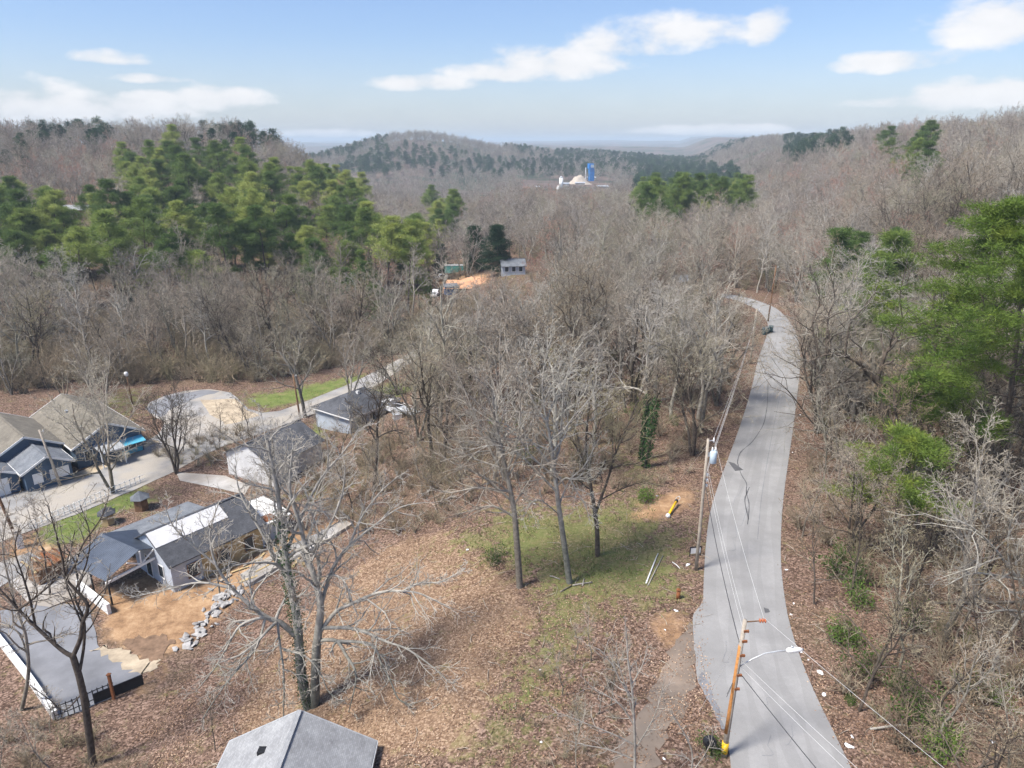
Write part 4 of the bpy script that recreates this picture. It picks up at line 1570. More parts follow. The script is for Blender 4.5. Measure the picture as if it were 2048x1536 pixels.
def t9(t):
    y = b9.y
    t.limb([b9] + LP(y, (1270, 1500), (1267, 1420), (1263, 1370), (1256, 1320), (1253, 1270), (1250, 1240)), 0.09, 0.02, 0, 9, 0.3, 2.0)
    for px in ([(1268, 1450), (1245, 1415), (1220, 1395), (1190, 1380), (1160, 1350)], [(1264, 1400), (1240, 1360), (1225, 1330), (1200, 1300), (1170, 1290)],
               [(1270, 1490), (1230, 1470), (1180, 1450), (1130, 1430), (1110, 1425)], [(1268, 1500), (1300, 1450), (1320, 1400), (1330, 1350)],
               [(1270, 1520), (1220, 1500), (1170, 1490), (1130, 1480)], [(1263, 1370), (1285, 1330), (1295, 1290)], [(1266, 1430), (1250, 1370), (1235, 1320), (1232, 1290)]):
        t.limb(LP(y, *px), 0.04, 0.012, 1, 11, 0.1)


hero('pale_sapling', b9, t9, 'pale many-branched sapling growing beside the dirt drive', 'bark_pale', 'twig_pale', seed=44, nch=(8, 4, 4, 2), lenr=(0.4, 0.4, 0.45, 0.5), rmin=0.006, sides=6)
b10 = G(1375, 1600)


def t10(t):
    y = b10.y
    t.limb([b10] + LP(y, (1385, 1520), (1375, 1480), (1352, 1440), (1340, 1420)), 0.05, 0.02, 0, 6, 0.2, 1.4)
    t.limb(LP(y, (1385, 1525), (1365, 1512), (1330, 1508)), 0.03, 0.012, 1, 8)
    t.limb(LP(y, (1388, 1540), (1420, 1490), (1425, 1450)), 0.03, 0.012, 1, 8)


hero('pale_sapling', b10, t10, 'small pale sapling below the black mailbox', 'bark_pale', 'twig_pale', seed=45, nch=(8, 4, 4, 2), lenr=(0.4, 0.4, 0.45, 0.5), rmin=0.006, sides=6)


b12 = G(2075, 1300)


def t12(t):
    y = b12.y
    t.limb([b12] + LP(y, (2068, 1230), (2055, 1180), (2030, 1150), (1990, 1098, -.5), (1945, 1055, -1), (1890, 1030, -1.4)), 0.17, 0.03, 1, 12, 0.3)
    for px in ([(2060, 1225), (2010, 1220, -.5), (1966, 1226, -.9), (1930, 1215, -1.1)], [(2045, 1228, -.3), (2005, 1285, -1), (1986, 1330, -1.6), (1979, 1360, -2)],
               [(2045, 1160), (1990, 1150, -.6), (1940, 1148, -1), (1885, 1175, -1.4)], [(2058, 1185), (2090, 1100), (2070, 1030), (2040, 960)]):
        t.limb(LP(y, *px), 0.09, 0.025, 1, 9, 0.2)


hero('leaning_tree', b12, t12, 'lichen-pale bare tree leaning in beside the fallen log', 'bark_pale', 'twig_pale', seed=46, nch=(8, 5, 4, 2), trop=(0.02, 0.02, 0.0, -0.02, -0.02), wig=(0.1, 0.22, 0.26, 0.3, 0.3))


# trees along the lower street and in the thicket, each grown on its own
def place(u, v, kind, seed, s, label, mb='bark', ms='twig', rz=0.0, tilt=(0, 0), z=None):
    p = G(u, v, z)
    m = proto_bare(seed, kind).meshes('bare_tree', M[mb], M[ms], 7, 3)
    return plant('bare_tree', m, p, s, rz, label, 'tree', None, tilt)


place(226, 985, 'vase', 601, 1.15, 'tall bare tree forking into upright stems in front of the blue house', 'bark', 'twig')
place(352, 948, 'vase', 602, 0.95, 'dark bare tree with open V-shaped crown beside the turning circle', 'bark_dark', 'bark_dark')
place(748, 985, 'tall', 603, 0.95, 'dark slender bare tree standing in front of the grey hip-roofed house', 'bark_dark', 'bark_dark')
place(884, 935, 'spread', 604, 1.0, 'dark wide-crowned bare tree behind the lot, near the parked trailer', 'bark_dark', 'twig')
place(610, 835, 'spread', 605, 1.1, 'big grey bare tree leaning over the lower street by the hip-roofed house', 'bark', 'twig', 0.5, (0.0, -0.12))
place(700, 800, 'vase', 606, 1.0, 'pale many-stemmed tree across the street from the hip-roofed house', 'bark_pale', 'twig')
place(795, 790, 'vase', 607, 0.9, 'dark twisted tree standing behind the white pickup', 'bark_dark', 'twig')
place(540, 1010, 'spread', 608, 0.85, 'grey bare tree standing beside the white-walled garage', 'bark', 'bark_pale')
place(610, 1060, 'vase', 609, 0.75, 'pale bare tree behind the construction slab', 'bark_pale', 'twig_pale')
place(205, 815, 'vase', 610, 0.9, 'thin leafless tree rising behind the tan roof of the blue house', 'bark', 'brush')
place(130, 800, 'vase', 611, 0.8, 'leafless brush tree at the back corner of the blue house', 'brush', 'brush')
place(1310, 800, 'tall', 612, 1.05, 'pale straight-trunked tree standing in the thicket near the transformer pole', 'bark_pale', 'twig_pale')
place(1090, 760, 'spread', 613, 1.1, 'wide pale tree in the middle of the thicket', 'bark_pale', 'twig')
place(990, 820, 'vase', 614, 1.1, 'grey many-stemmed tree behind the middle lot trees', 'bark_pale', 'twig_pale')
place(440, 1190, 'slim', 615, 0.9, 'slim bare sapling growing between dirt bank and concrete rubble', 'bark', 'twig')
place(100, 1190, 'slim', 616, 1.0, 'slim dark tree beside the collapsed wooden shed', 'bark_dark', 'bark')
place(1890, 1280, 'tall', 617, 0.95, 'tall tree with mossy trunk and torn orange bark at its foot', 'bark', 'twig')
place(1960, 1150, 'spread', 618, 0.9, 'pale-limbed bare tree spreading over the fallen log', 'bark', 'twig')
place(1700, 1200, 'slim', 619, 0.9, 'thin dark sapling above the green shrub on the road bank', 'bark_dark', 'brush')
place(430, 1500, 'slim', 620, 0.45, 'short dark sapling beside the grey roof', 'bark_dark', 'brush')
# ivied trunks
for (u, v, top, sd, lb, s) in ((1290, 935, (1312, 800), 631, 'leaning dead trunk wrapped in dark green ivy behind the dirt bank', 0.9), (1282, 920, (1296, 790), 632, 'thin ivy-clad stem just behind the leaning ivied trunk', 0.6),
                               (860, 610, (858, 560), 633, 'tree stump column smothered in dark ivy near the far houses', 1.1), (735, 612, (748, 560), 634, 'ivy-wrapped tree at the foot of the pine slope', 1.3), (1130, 745, (1122, 670), 635, 'pale green vine-covered trunk in the thicket', 0.7)):
    p = G(u, v)
    q = P(top[0], top[1], p.y)

    def ti(t, p=p, q=q):
        t.limb([p, p.lerp(q, 0.5) + Vector((0.1, 0, 0)), q, q + (q - p) * 0.35], 0.16, 0.05, 0, 8, 0.55, 5)
    hero('ivied_tree', p, ti, lb, 'bark_dark', 'twig', seed=sd, ivy=([[p, p.lerp(q, 0.55), q]], 0.42 * s, 1400, 0.2, 'ivy'))

# evergreens standing alone
for (u, v, s, lb) in ((952, 545, 1.25, 'dark conical cedar in front of the far dirt bank'), (998, 550, 1.25, 'dark conical cedar beside the far white house')):
    plant('cedar_tree', CEDAR[0], G(u, v), s, random.uniform(0, 6), lb, 'tree')
plant('cedar_tree', CEDAR[0], G(880, 548), 0.9, 1.0, 'dark round cedar beside the green container', 'tree')
plant('holly_tree', make_pine(345, h=5, crown0=0.05, reach=2.0, nwh=12, mats=('pine_bark', 'needle_dark'), sub=4), G(270, 640), 1.0, 0, 'dark green holly behind the white-barked sycamore', 'tree')
# forsythia
fm = shrub_mesh(520, 3.6, 16, 'brush', 1500, 'forsythia')
fb = empty('forsythia_bush', G(603, 612))
link('stems', fm[0], fb)
link('blossom', fm[1], fb)
tag(fb, 'bright yellow flowering bush at the foot of the pine slope', 'shrub')
# red maple in bud
mr_ = proto_bare(640, 'vase')
mm = mr_.meshes('red_maple', M['bark'], M['twig_red'], 6, 3)
T_ = np.array(mr_.tips)
rg_ = np.random.default_rng(5)
C_ = T_[rg_.integers(0, len(T_), 2600)] + rg_.normal(size=(2600, 3)) * 0.12
bv, bq = leaf_quads(C_, 0.11, rg_)
budm = np_mesh('buds', bv, 4, bq, [M['bud_red']])
for (u, v, s, lb) in ((1080, 565, 0.55, 'red-budded maple beside the far white house'), (335, 600, 0.7, 'red-budded maple in front of the pine slope'), (60, 690, 0.75, 'reddish budding tree at the wood edge behind the blue house'), (850, 410, 0.6, 'orange-red budding tree standing out of the far grey woods')):
    r_ = plant('red_maple', mm, G(u, v), s, random.uniform(0, 6), lb, 'tree')
    link('buds', budm, r_)

# big pine leaning in beside the road woods, and low evergreens
pb = Vector((42.0, 55.0, tz(42.0, 55.0)))
plant('pine_tree', make_pine(350, h=27.0, crown0=0.28, reach=9.5, nwh=19, clump=130, nl=0.34, nw=0.055, spread=0.38, mats=('bark_dark', 'needle_bright'), sub=9), pb, 1.0, 0.6, 'tall bright green pine spreading sprays over the woods, nearest the drone', 'tree')
for (x, y, h, rc, lb, sd) in ((30.5, 50.0, 11.0, 4.0, 'low bright green pine below the arching dark tree', 351), (42.0, 84.0, 16.0, 4.2, 'slender green pine behind the chalk-white sycamore', 352), (38.0, 61.0, 12.0, 4.0, 'half-hidden green pine beside the arching dark tree', 353), (47.0, 74.0, 17.0, 4.5, 'green pine rising behind the tallest pine', 354)):
    plant('pine_tree', make_pine(sd, h=h, crown0=0.35, reach=rc, nwh=9, clump=70, nl=0.32, nw=0.05, spread=0.40, mats=('pine_bark', 'needle_bright'), sub=6), (x, y, tz(x, y)), 1.0, 0.0, lb, 'tree')
# green shrubs on the road bank
gs = [shrub_mesh(530 + i, (1.6, 1.2, 0.9)[i], 12, 'brush', 900, 'shrub_green') for i in range(3)]
for i, (u, v, s, lb) in enumerate(((1700, 1165, 1.6, 'leafy green shrub climbing among thin saplings on the road bank'), (1715, 1205, 1.3, 'low green shrub just below the climbing shrub on the bank'), (1690, 1285, 1.4, 'dark olive shrub at the woods edge, above the white litter'),
                                   (1840, 1460, 1.4, 'mossy green shrub in the near corner of the woods'), (1890, 1510, 1.3, 'green shrub beneath the pale fallen branches'), (1700, 1405, 0.5, 'tiny bright green plant on the leafy bank'), (1805, 1385, 0.9, 'yellow-green shrub under tangled pale twigs'),
                                   (1420, 1500, 0.8, 'grass-green shrub beside the mailbox posts'), (1290, 1000, 1.2, 'green shrub at the foot of the ivied trunk'), (985, 1120, 0.9, 'olive shrub in the brush at the lot edge'))):
    m = gs[i % 3]
    rt = empty('green_shrub', G(u, v), random.uniform(0, 6))
    rt.scale = (s,) * 3
    link('stems', m[0], rt)
    link('leaves', m[1], rt)
    tag(rt, lb, 'shrub')

# ------------------------------------------------------------------ buildings
class MB:
    def __init__(self):
        self.v, self.f = [], []

    def box(self, x0, x1, y0, y1, z0, z1, mtx=None):
        b = len(self.v)
        for z in (z0, z1):
            for (x, y) in ((x0, y0), (x1, y0), (x1, y1), (x0, y1)):
                p = Vector((x, y, z))
                self.v.append(tuple(mtx @ p if mtx else p))
        for q in ((0, 3, 2, 1), (4, 5, 6, 7), (0, 1, 5, 4), (1, 2, 6, 5), (2, 3, 7, 6), (3, 0, 4, 7)):
            self.f.append([b + k for k in q])
        return self

    def bar(self, a, b, w, h=None):
        """square bar from a to b"""
        a, b = Vector(a), Vector(b)
        d = b - a
        m = Matrix.Translation(a) @ d.to_track_quat('X', 'Z').to_matrix().to_4x4()
        h = h or w
        return self.box(0, d.length, -w / 2, w / 2, -h / 2, h / 2, m)

    def tube(self, pts, r, n=8, cap=True):
        pts = [Vector(p) for p in pts]
        rs = r if isinstance(r, (list, tuple)) else [r] * len(pts)
        b = len(self.v)
        for i, p in enumerate(pts):
            d = (pts[min(i + 1, len(pts) - 1)] - pts[max(i - 1, 0)]).normalized()
            ref = Vector((0, 0, 1)) if abs(d.z) < 0.9 else Vector((1, 0, 0))
            x = d.cross(ref).normalized()
            y = d.cross(x)
            for k in range(n):
                a = 2 * math.pi * k / n
                self.v.append(tuple(p + (x * math.cos(a) + y * math.sin(a)) * rs[i]))
        for i in range(len(pts) - 1):
            for k in range(n):
                k2 = (k + 1) % n
                self.f.append([b + i * n + k, b + i * n + k2, b + (i + 1) * n + k2, b + (i + 1) * n + k])
        if cap:
            self.f.append([b + k for k in range(n)][::-1])
            self.f.append([b + (len(pts) - 1) * n + k for k in range(n)])
        return self

    def poly(self, pts, thick=None):
        b = len(self.v)
        n = len(pts)
        pts = [Vector(p) for p in pts]
        self.v += [tuple(p) for p in pts]
        if thick is None:
            self.f.append([b + k for k in range(n)])
        else:
            t = Vector(thick)
            self.v += [tuple(p + t) for p in pts]
            self.f.append([b + n + k for k in range(n)])
            self.f.append([b + k for k in range(n)][::-1])
            for k in range(n):
                k2 = (k + 1) % n
                self.f.append([b + k, b + k2, b + n + k2, b + n + k])
        return self

    def build(self, name, mat, parent=None, smooth=False, bevel=0.0):
        import bmesh
        me = bpy.data.meshes.new(name)
        me.from_pydata(self.v, [], self.f)
        bm = bmesh.new()
        bm.from_mesh(me)
        bmesh.ops.recalc_face_normals(bm, faces=bm.faces[:])
        bm.to_mesh(me)
        bm.free()
        me.materials.append(mat)
        if smooth:
            for p in me.polygons:
                p.use_smooth = True
        o = link(name, me, parent)
        if bevel:
            md = o.modifiers.new('bevel', 'BEVEL')
            md.width = bevel
            md.segments = 2
        return o


def mat_shingle(name, c, c2, row=3.2):
    t = NT(name)
    obj = t.n('ShaderNodeTexCoord').outputs['Object']
    n = t.noise(0.8, 6, 0.7, obj)
    base = t.ramp(n, [(0.3, c), (0.7, c2)])
    br = t.n('ShaderNodeTexBrick')
    br.inputs['Scale'].default_value = row
    br.inputs['Color1'].default_value = (1, 1, 1, 1)
    br.inputs['Color2'].default_value = (0.72, 0.72, 0.72, 1)
    br.inputs['Mortar'].default_value = (0.6, 0.6, 0.6, 1)
    br.inputs['Mortar Size'].default_value = 0.02
    t.l(obj, br.inputs['Vector'])
    t.color(t.mix(0.8, base, br.outputs['Color'], 'MULTIPLY')).rough(0.9)
    return t.m


def mat_siding(name, c):
    t = NT(name)
    obj = t.n('ShaderNodeTexCoord').outputs['Object']
    w = t.n('ShaderNodeTexWave', wave_type='BANDS', bands_direction='Z', wave_profile='SAW')
    w.inputs['Scale'].default_value = 1.6
    t.l(obj, w.inputs['Vector'])
    n = t.noise(0.9, 5, 0.6, obj)
    base = t.ramp(n, [(0.3, tuple(x * 0.82 for x in c)), (0.7, tuple(min(1, x * 1.12) for x in c))])
    t.color(t.mix(0.16, base, w.outputs['Color'], 'MULTIPLY')).rough(0.7)
    t.bump(w.outputs['Fac'], 0.4, 0.02)
    return t.m


M['blue_siding'] = mat_siding('blue_siding', (0.075, 0.12, 0.185))
M['pale_siding'] = mat_siding('pale_blue_siding', (0.48, 0.53, 0.60))
M['white_wall'] = mat_siding('white_siding', (0.70, 0.70, 0.70))
M['white'] = mat_plain('white_paint', (0.78, 0.78, 0.76), 0.6, 0.08)
M['tan_roof'] = mat_shingle('tan_shingles', (0.15, 0.135, 0.11), (0.26, 0.235, 0.19))
M['dark_roof'] = mat_shingle('dark_shingles', (0.055, 0.058, 0.066), (0.13, 0.135, 0.15))
M['blue_roof'] = mat_shingle('blue_grey_shingles', (0.13, 0.145, 0.165), (0.24, 0.255, 0.275))
M['grey_roof'] = mat_shingle('pale_grey_shingles', (0.25, 0.255, 0.265), (0.40, 0.41, 0.42), 2.6)
M['metal_roof'] = mat_plain('dark_metal_sheet', (0.10, 0.12, 0.155), 0.45, 0.2, 1.0, 0.3)
M['underlay'] = mat_plain('white_underlay', (0.60, 0.60, 0.60), 0.7, 0.12, 0.7)
M['osb'] = mat_plain('yellow_sheathing', (0.42, 0.32, 0.17), 0.85, 0.2, 3)
M['glass'] = mat_plain('window_glass', (0.04, 0.05, 0.06), 0.08, 0.2)
M['black'] = mat_plain('black_paint', (0.02, 0.021, 0.024), 0.5, 0.3)
M['turquoise'] = mat_plain('turquoise_awning', (0.10, 0.42, 0.58), 0.6, 0.15)
M['rust'] = mat_plain('rusty_steel', (0.22, 0.085, 0.035), 0.85, 0.35, 6)
M['wood_pole'] = mat_plain('weathered_wood', (0.36, 0.315, 0.26), 0.85, 0.25, 4)
M['wood_brown'] = mat_plain('brown_timber', (0.20, 0.115, 0.065), 0.85, 0.4, 3)
M['galv'] = mat_plain('galvanised_steel', (0.55, 0.57, 0.58), 0.4, 0.12, 4, 0.4)
M['rubble'] = mat_plain('broken_concrete', (0.34, 0.33, 0.32), 0.9, 0.35, 2.5)
M['car_white'] = mat_plain('car_paint_white', (0.78, 0.79, 0.80), 0.25, 0.03)
M['tyre'] = mat_plain('tyre_rubber', (0.02, 0.02, 0.02), 0.9, 0.2)


def wing(root, x0, x1, yc, W, z0, wh, rise, wall, roof, trim=None, over=0.4, rover=0.3, tail=True):
    """a gabled block along the local X axis"""
    h = W / 2
    ze, zr = z0 + wh, z0 + wh + rise
    m = MB()
    m.poly([(x0, yc - h, z0 - 1.0), (x0, yc + h, z0 - 1.0), (x0, yc + h, ze), (x0, yc, zr), (x0, yc - h, ze)], (x1 - x0, 0, 0))
    wl = m.build('wall', wall, root)
    sl = rise / h
    for s in (-1, 1):
        ye = yc + s * (h + over)
        zo = ze - sl * over
        a, b = x0 - rover, x1 + rover
        MB().poly([(a, yc, zr + 0.03), (b, yc, zr + 0.03), (b, ye, zo + 0.03), (a, ye, zo + 0.03)], (0, 0, 0.10)).build('roof_slope', roof, root)
        if trim:
            MB().bar((a - 0.02, yc, zr + 0.02), (a - 0.02, ye, zo + 0.02), 0.07, 0.24).build('fascia', trim, root)
            MB().bar((b + 0.02, yc, zr + 0.02), (b + 0.02, ye, zo + 0.02), 0.07, 0.24).build('fascia', trim, root)
            MB().bar((a, ye + s * 0.04, zo), (b, ye + s * 0.04, zo), 0.07, 0.18).build('fascia', trim, root)
    MB().bar((x0 - rover, yc, zr + 0.15), (x1 + rover, yc, zr + 0.15), 0.28, 0.05).build('ridge_cap', roof, root)
    return wl


def window(root, x, y, z, w, h, axis, frame='white', pane='glass', name='window'):
    """axis: outward direction, '+x','-x','+y','-y'"""
    s = 1 if axis[0] == '+' else -1
    f, g = MB(), MB()

    def bx(m, a0, a1, z0, z1, d0, d1):
        d0, d1 = sorted((s * d0, s * d1))
        if axis[1] == 'x':
            m.box(x + d0, x + d1, y + a0, y + a1, z0, z1)
        else:
            m.box(x + a0, x + a1, y + d0, y + d1, z0, z1)
    t = 0.08
    bx(f, -w / 2 - t, w / 2 + t, z + h, z + h + t, 0.01, 0.07)
    bx(f, -w / 2 - t, w / 2 + t, z - t, z, 0.01, 0.09)
    bx(f, -w / 2 - t, -w / 2, z, z + h, 0.01, 0.07)
    bx(f, w / 2, w / 2 + t, z, z + h, 0.01, 0.07)
    fo = f.build(name, M[frame], root)
    bx(g, -w / 2, w / 2, z, z + h, 0.01, 0.04)
    g.build('pane', M[pane], fo)
    return fo


def root_at(name, x, y, z, ang, label, cat='house'):
    return tag(empty(name, (x, y, z), R(ang)), label, cat)


# blue house of three wings by the street
hA = root_at('blue_house', -51.9, 84.3, -7, 138, 'dark blue house with tan shingle roofs and white-trimmed gables beside the lower street')
wing(hA, 0, 16, 0, 8, 0, 3.0, 2.1, M['blue_siding'], M['tan_roof'], M['white'])
wing(hA, 2.8, 15, 8.4, 7.6, 0, 3.0, 2.0, M['blue_siding'], M['tan_roof'], M['white'])
wing(hA, -2.6, 2.75, 7.8, 4.9, 0, 2.6, 1.25, M['blue_siding'], M['blue_roof'], M['white'])
wing(hA, -1.2, 2.7, 12.2, 3.2, 0, 2.3, 0.8, M['blue_siding'], M['blue_roof'], M['white'])
window(hA, -2.6, 6.7, 0.9, 1.9, 1.1, '-x', 'white', 'white', 'boarded_window')
window(hA, -2.6, 9.0, 0.9, 0.85, 1.1, '-x', 'white', 'white', 'boarded_window')
window(hA, -1.2, 12.2, 0.1, 1.0, 1.9, '-x', 'white', 'white', 'door')
window(hA, 0, 2.6, 0.9, 0.9, 1.2, '-x')
window(hA, 0, -2.6, 0.8, 0.9, 1.2, '-x')
MB().poly([(0, -3.9, 2.25), (0, -1.1, 2.25), (-1.5, -1.1, 1.85), (-1.5, -3.9, 1.85)], (0, 0, 0.07)).build('awning', M['turquoise'], hA)
MB().box(-0.09, -0.02, -3.8, -1.2, 0.1, 0.75).build('skirt_board', M['turquoise'], hA)
pr = MB().poly([(0, 2.0, 2.5), (0, -0.9, 2.5), (-2.6, -0.9, 2.25), (-2.6, 2.0, 2.25)], (0, 0, 0.1)).build('porch_roof', M['galv'], hA)
for y_ in (-0.8, 1.9):
    MB().box(-2.5, -2.38, y_ - 0.06, y_ + 0.06, -0.1, 2.25).build('porch_post', M['white'], hA)
MB().bar((-2.62, -0.9, 2.22), (-2.62, 2.0, 2.22), 0.08, 0.2).build('fascia', M['white'], hA)
for (x_, y_, z_) in ((3.2, 2.0, 4.1), (10, 1.5, 4.5)):
    MB().box(x_ - 0.25, x_ + 0.25, y_ - 0.15, y_ + 0.15, z_ - 0.3, z_ + 0.2).build('roof_vent', M['galv'], hA)

# hip-roofed grey house
hB = root_at('hip_roof_house', -22.7, 97.2, -6.6, 54.4, 'pale grey house with dark hip roof beside the white pickup')
MB().box(-4.6, 4.6, -3.6, 3.6, -1.2, 2.6).build('wall', M['pale_siding'], hB)
e = [(-5.1, -4.1), (5.1, -4.1), (5.1, 4.1), (-5.1, 4.1)]
r0, r1 = (-1.6, 0, 4.6), (1.6, 0, 4.6)
for pts in ([(*e[0], 2.6), (*e[1], 2.6), r1, r0], [(*e[2], 2.6), (*e[3], 2.6), r0, r1], [(*e[1], 2.6), (*e[2], 2.6), r1], [(*e[3], 2.6), (*e[0], 2.6), r0]):
    MB().poly(pts, (0, 0, 0.1)).build('roof_slope', M['dark_roof'], hB)
for (a, b) in ((0, 1), (1, 2), (2, 3), (3, 0)):
    MB().bar((*e[a], 2.58), (*e[b], 2.58), 0.06, 0.16).build('fascia', M['white'], hB)
for x_ in (-3.0, -0.4, 2.6):
    window(hB, x_, -3.6, 0.9, 0.9, 1.2, '-y')
window(hB, 4.6, 0, 0.05, 0.95, 2.0, '+x', 'white', 'white', 'door')
MB().box(-0.4, 0.0, -0.9, -0.5, 4.0, 4.7).build('roof_vent', M['white'], hB)

# white-walled garage
hC = root_at('white_garage', -31.8, 78.2, -7, 62, 'white-walled garage with dark gabled roof near the footpath')
wing(hC, 0, 8.5, 0, 7.6, 0, 2.9, 1.9, M['white_wall'], M['dark_roof'], None)
window(hC, 3.0, -3.8, 1.0, 0.9, 1.1, '-y')
window(hC, 6.2, -3.8, 0.05, 0.95, 2.0, '-y', 'white', 'white', 'door')

# house under construction
hD = root_at('unfinished_house', -30.8, 61.2, -7, 52, 'half-finished house with white underlay on dark roof and yellow sheathed walls', 'house')
wing(hD, -4.6, 4.9, 0, 7.0, 0, 2.9, 2.0, M['pale_siding'], M['dark_roof'], None, 0.35, 0.25)
for k_ in range(4):
    MB().box(-1.7 + 1.6 * k_, -0.14 + 1.6 * k_, -3.56, -3.505, 0.0, 2.75).build('sheathing_panel', M['osb'], hD)
sl_ = 2.0 / 3.5
MB().poly([(-4.8, -0.05, 5.03 + 0.0), (2.4, -0.05, 5.03), (2.4, -1.75, 5.03 - 1.7 * sl_), (-4.8, -1.75, 5.03 - 1.7 * sl_)], (0, 0, 0.03)).build('roof_underlay', M['underlay'], hD)
MB().poly([(-6.0, 3.6, 3.0), (3.0, 3.6, 3.0), (3.0, 7.4, 2.45), (-6.0, 7.4, 2.45)], (0, 0, 0.1)).build('porch_roof', M['blue_roof'], hD)
for x_ in (-5.8, -2.8, 0.2, 2.8):
    MB().box(x_ - 0.06, x_ + 0.06, 7.1, 7.22, -0.2, 2.46).build('porch_post', M['white'], hD)
for (x_, w_) in ((-2.6, 1.0), (0.4, 1.2), (3.2, 1.0)):
    window(hD, x_, -3.56, 0.8, w_, 1.3, '-y', 'wood_brown', 'glass')
window(hD, -4.6, 0.8, 0.1, 1.0, 2.1, '-x', 'white', 'glass', 'door')
window(hD, -4.6, -1.6, 0.9, 0.9, 1.2, '-x', 'white', 'glass')
MB().box(5.2, 8.2, -3.0, 1.6, -0.8, 2.3).build('wall', M['pale_siding'], hD)
MB().poly([(5.0, -3.3, 2.35), (8.6, -3.3, 2.25), (8.6, 1.9, 2.6), (5.0, 1.9, 2.7)], (0, 0, 0.1)).build('porch_roof', M['white'], hD)
MB().poly([(5.6, -3.0, 2.50), (7.0, -3.0, 2.46), (6.9, -1.8, 2.55), (5.8, -1.7, 2.58)], (0, 0, 0.012)).build('rust_stain', M['rust'], hD)

# open carport with corrugated roof
hE = root_at('carport', -34.1, 56.2, -7, 150, 'open carport with dark corrugated metal roof and white truss', 'carport')
W_, L_, ze_, zr_ = 6.0, 5.4, 2.9, 4.1


def corrugated(y0, z0, y1, z1, x0, x1, n=26):
    m = MB()
    for k in range(n):
        a, b = x0 + (x1 - x0) * k / n, x0 + (x1 - x0) * (k + 1) / n
        c = (a + b) / 2
        for (p, q, h0, h1) in ((a, c, 0.0, 0.07), (c, b, 0.07, 0.0)):
            m.poly([(p, y0, z0 + h0), (q, y0, z0 + h1), (q, y1, z1 + h1), (p, y1, z1 + h0)])
    return m


corrugated(0, zr_, 3.4, ze_ - 0.1, -0.4, L_).build('roof_slope', M['metal_roof'], hE)
corrugated(0, zr_, -3.4, ze_ - 0.1, -0.4, L_).build('roof_slope', M['metal_roof'], hE)
for x_ in (0.0, 2.6, 5.0):
    for y_ in (-3.0, 3.0):
        MB().box(x_ - 0.06, x_ + 0.06, y_ - 0.06, y_ + 0.06, -0.3, ze_).build('post', M['black'] if y_ > 0 else M['white'], hE)
tr = MB().bar((-0.45, -3.5, ze_ - 0.3), (-0.45, 3.4, ze_ - 0.3), 0.16, 0.24).build('truss', M['white'], hE)
for y_ in (-1.3, 0.0, 1.3):
    MB().bar((-0.45, 0.05, ze_ - 0.2), (-0.45, y_, zr_ - 0.1 - abs(y_) * 0.38), 0.1, 0.12).build('strut', M['white'], tr)
for s in (-1, 1):
    MB().bar((-0.02, 0, zr_ - 0.08), (-0.02, s * 3.3, ze_ - 0.16), 0.08, 0.16).build('fascia', M['black'], hE)

# grey roof at the near edge
hF = root_at('grey_roof_house', -12.2, 32.6, -3.6, -90, 'house with pale grey shingle roof cut off by the near edge')
wing(hF, 0.3, 13, 0, 7.6, 0, 2.6, 2.0, M['white_wall'], M['grey_roof'], M['galv'], 0.5, 0.3)
MB().box(1.9, 2.35, -1.75, -1.35, 3.6, 4.05).build('roof_vent', M['black'], hF)


# sheds and small structures
def hexhut(p, s, label, roofm, bodym):
    rt = tag(empty('garden_hut', p), label, 'hut')
    rt.scale = (s,) * 3
    b, t = MB(), MB()
    ring = [(0.75 * math.cos(k * math.pi / 3), 0.75 * math.sin(k * math.pi / 3)) for k in range(6)]
    b.poly([(x, y, -0.1) for x, y in ring], (0, 0, 1.5)).build('body', bodym, rt)
    for k in range(6):
        a, c = k * math.pi / 3, (k + 1) * math.pi / 3
        MB().poly([(1.05 * math.cos(a), 1.05 * math.sin(a), 1.35), (1.05 * math.cos(c), 1.05 * math.sin(c), 1.35), (0, 0, 2.1)], (0, 0, 0.06)).build('roof_panel', roofm, rt)


hexhut(G(217, 1047, -7), 0.95, 'small six-sided garden hut with black roof on the lawn', M['dark_roof'], M['osb'])
hexhut(G(284, 1018, -7), 1.05, 'six-sided dark-roofed garden hut beside the unfinished house', M['blue_roof'], M['wood_brown'])
sh = root_at('collapsed_shed', *G(98, 1152, -7), 150, 'brown wooden shed with fallen-in plank roof on the concrete yard', 'shed')
MB().box(-1.0, 1.0, -1.3, 1.3, -0.1, 1.5).build('wall', M['wood_brown'], sh)
for k in range(11):
    y_ = -1.5 + 3.0 * k / 10
    MB().bar((-1.3, y_ + random.uniform(-.2, .2), 1.62 + random.uniform(0, .12)), (1.2, y_ + random.uniform(-.3, .3), 1.9 + random.uniform(-.1, .25)), 0.2, 0.05).build('plank', random.choice((M['wood_brown'], M['rust'], M['osb'])), sh)


def wall_run(name, pts, h, t, mat, label, cat, z=None):
    rt = empty(name, pts[0])
    m = MB()
    for a, b in zip(pts[:-1], pts[1:]):
        za = min(a.z, b.z)
        d = (b - a)
        n = Vector((-d.y, d.x, 0)).normalized() * t / 2
        o = pts[0]
        m.poly([a - n - o + Vector((0, 0, -0.5)), b - n - o + Vector((0, 0, -0.5)), b + n - o + Vector((0, 0, -0.5)), a + n - o + Vector((0, 0, -0.5))], (0, 0, h + 0.5))
    m.build('wall_body', mat, rt)
    return tag(rt, label, cat)


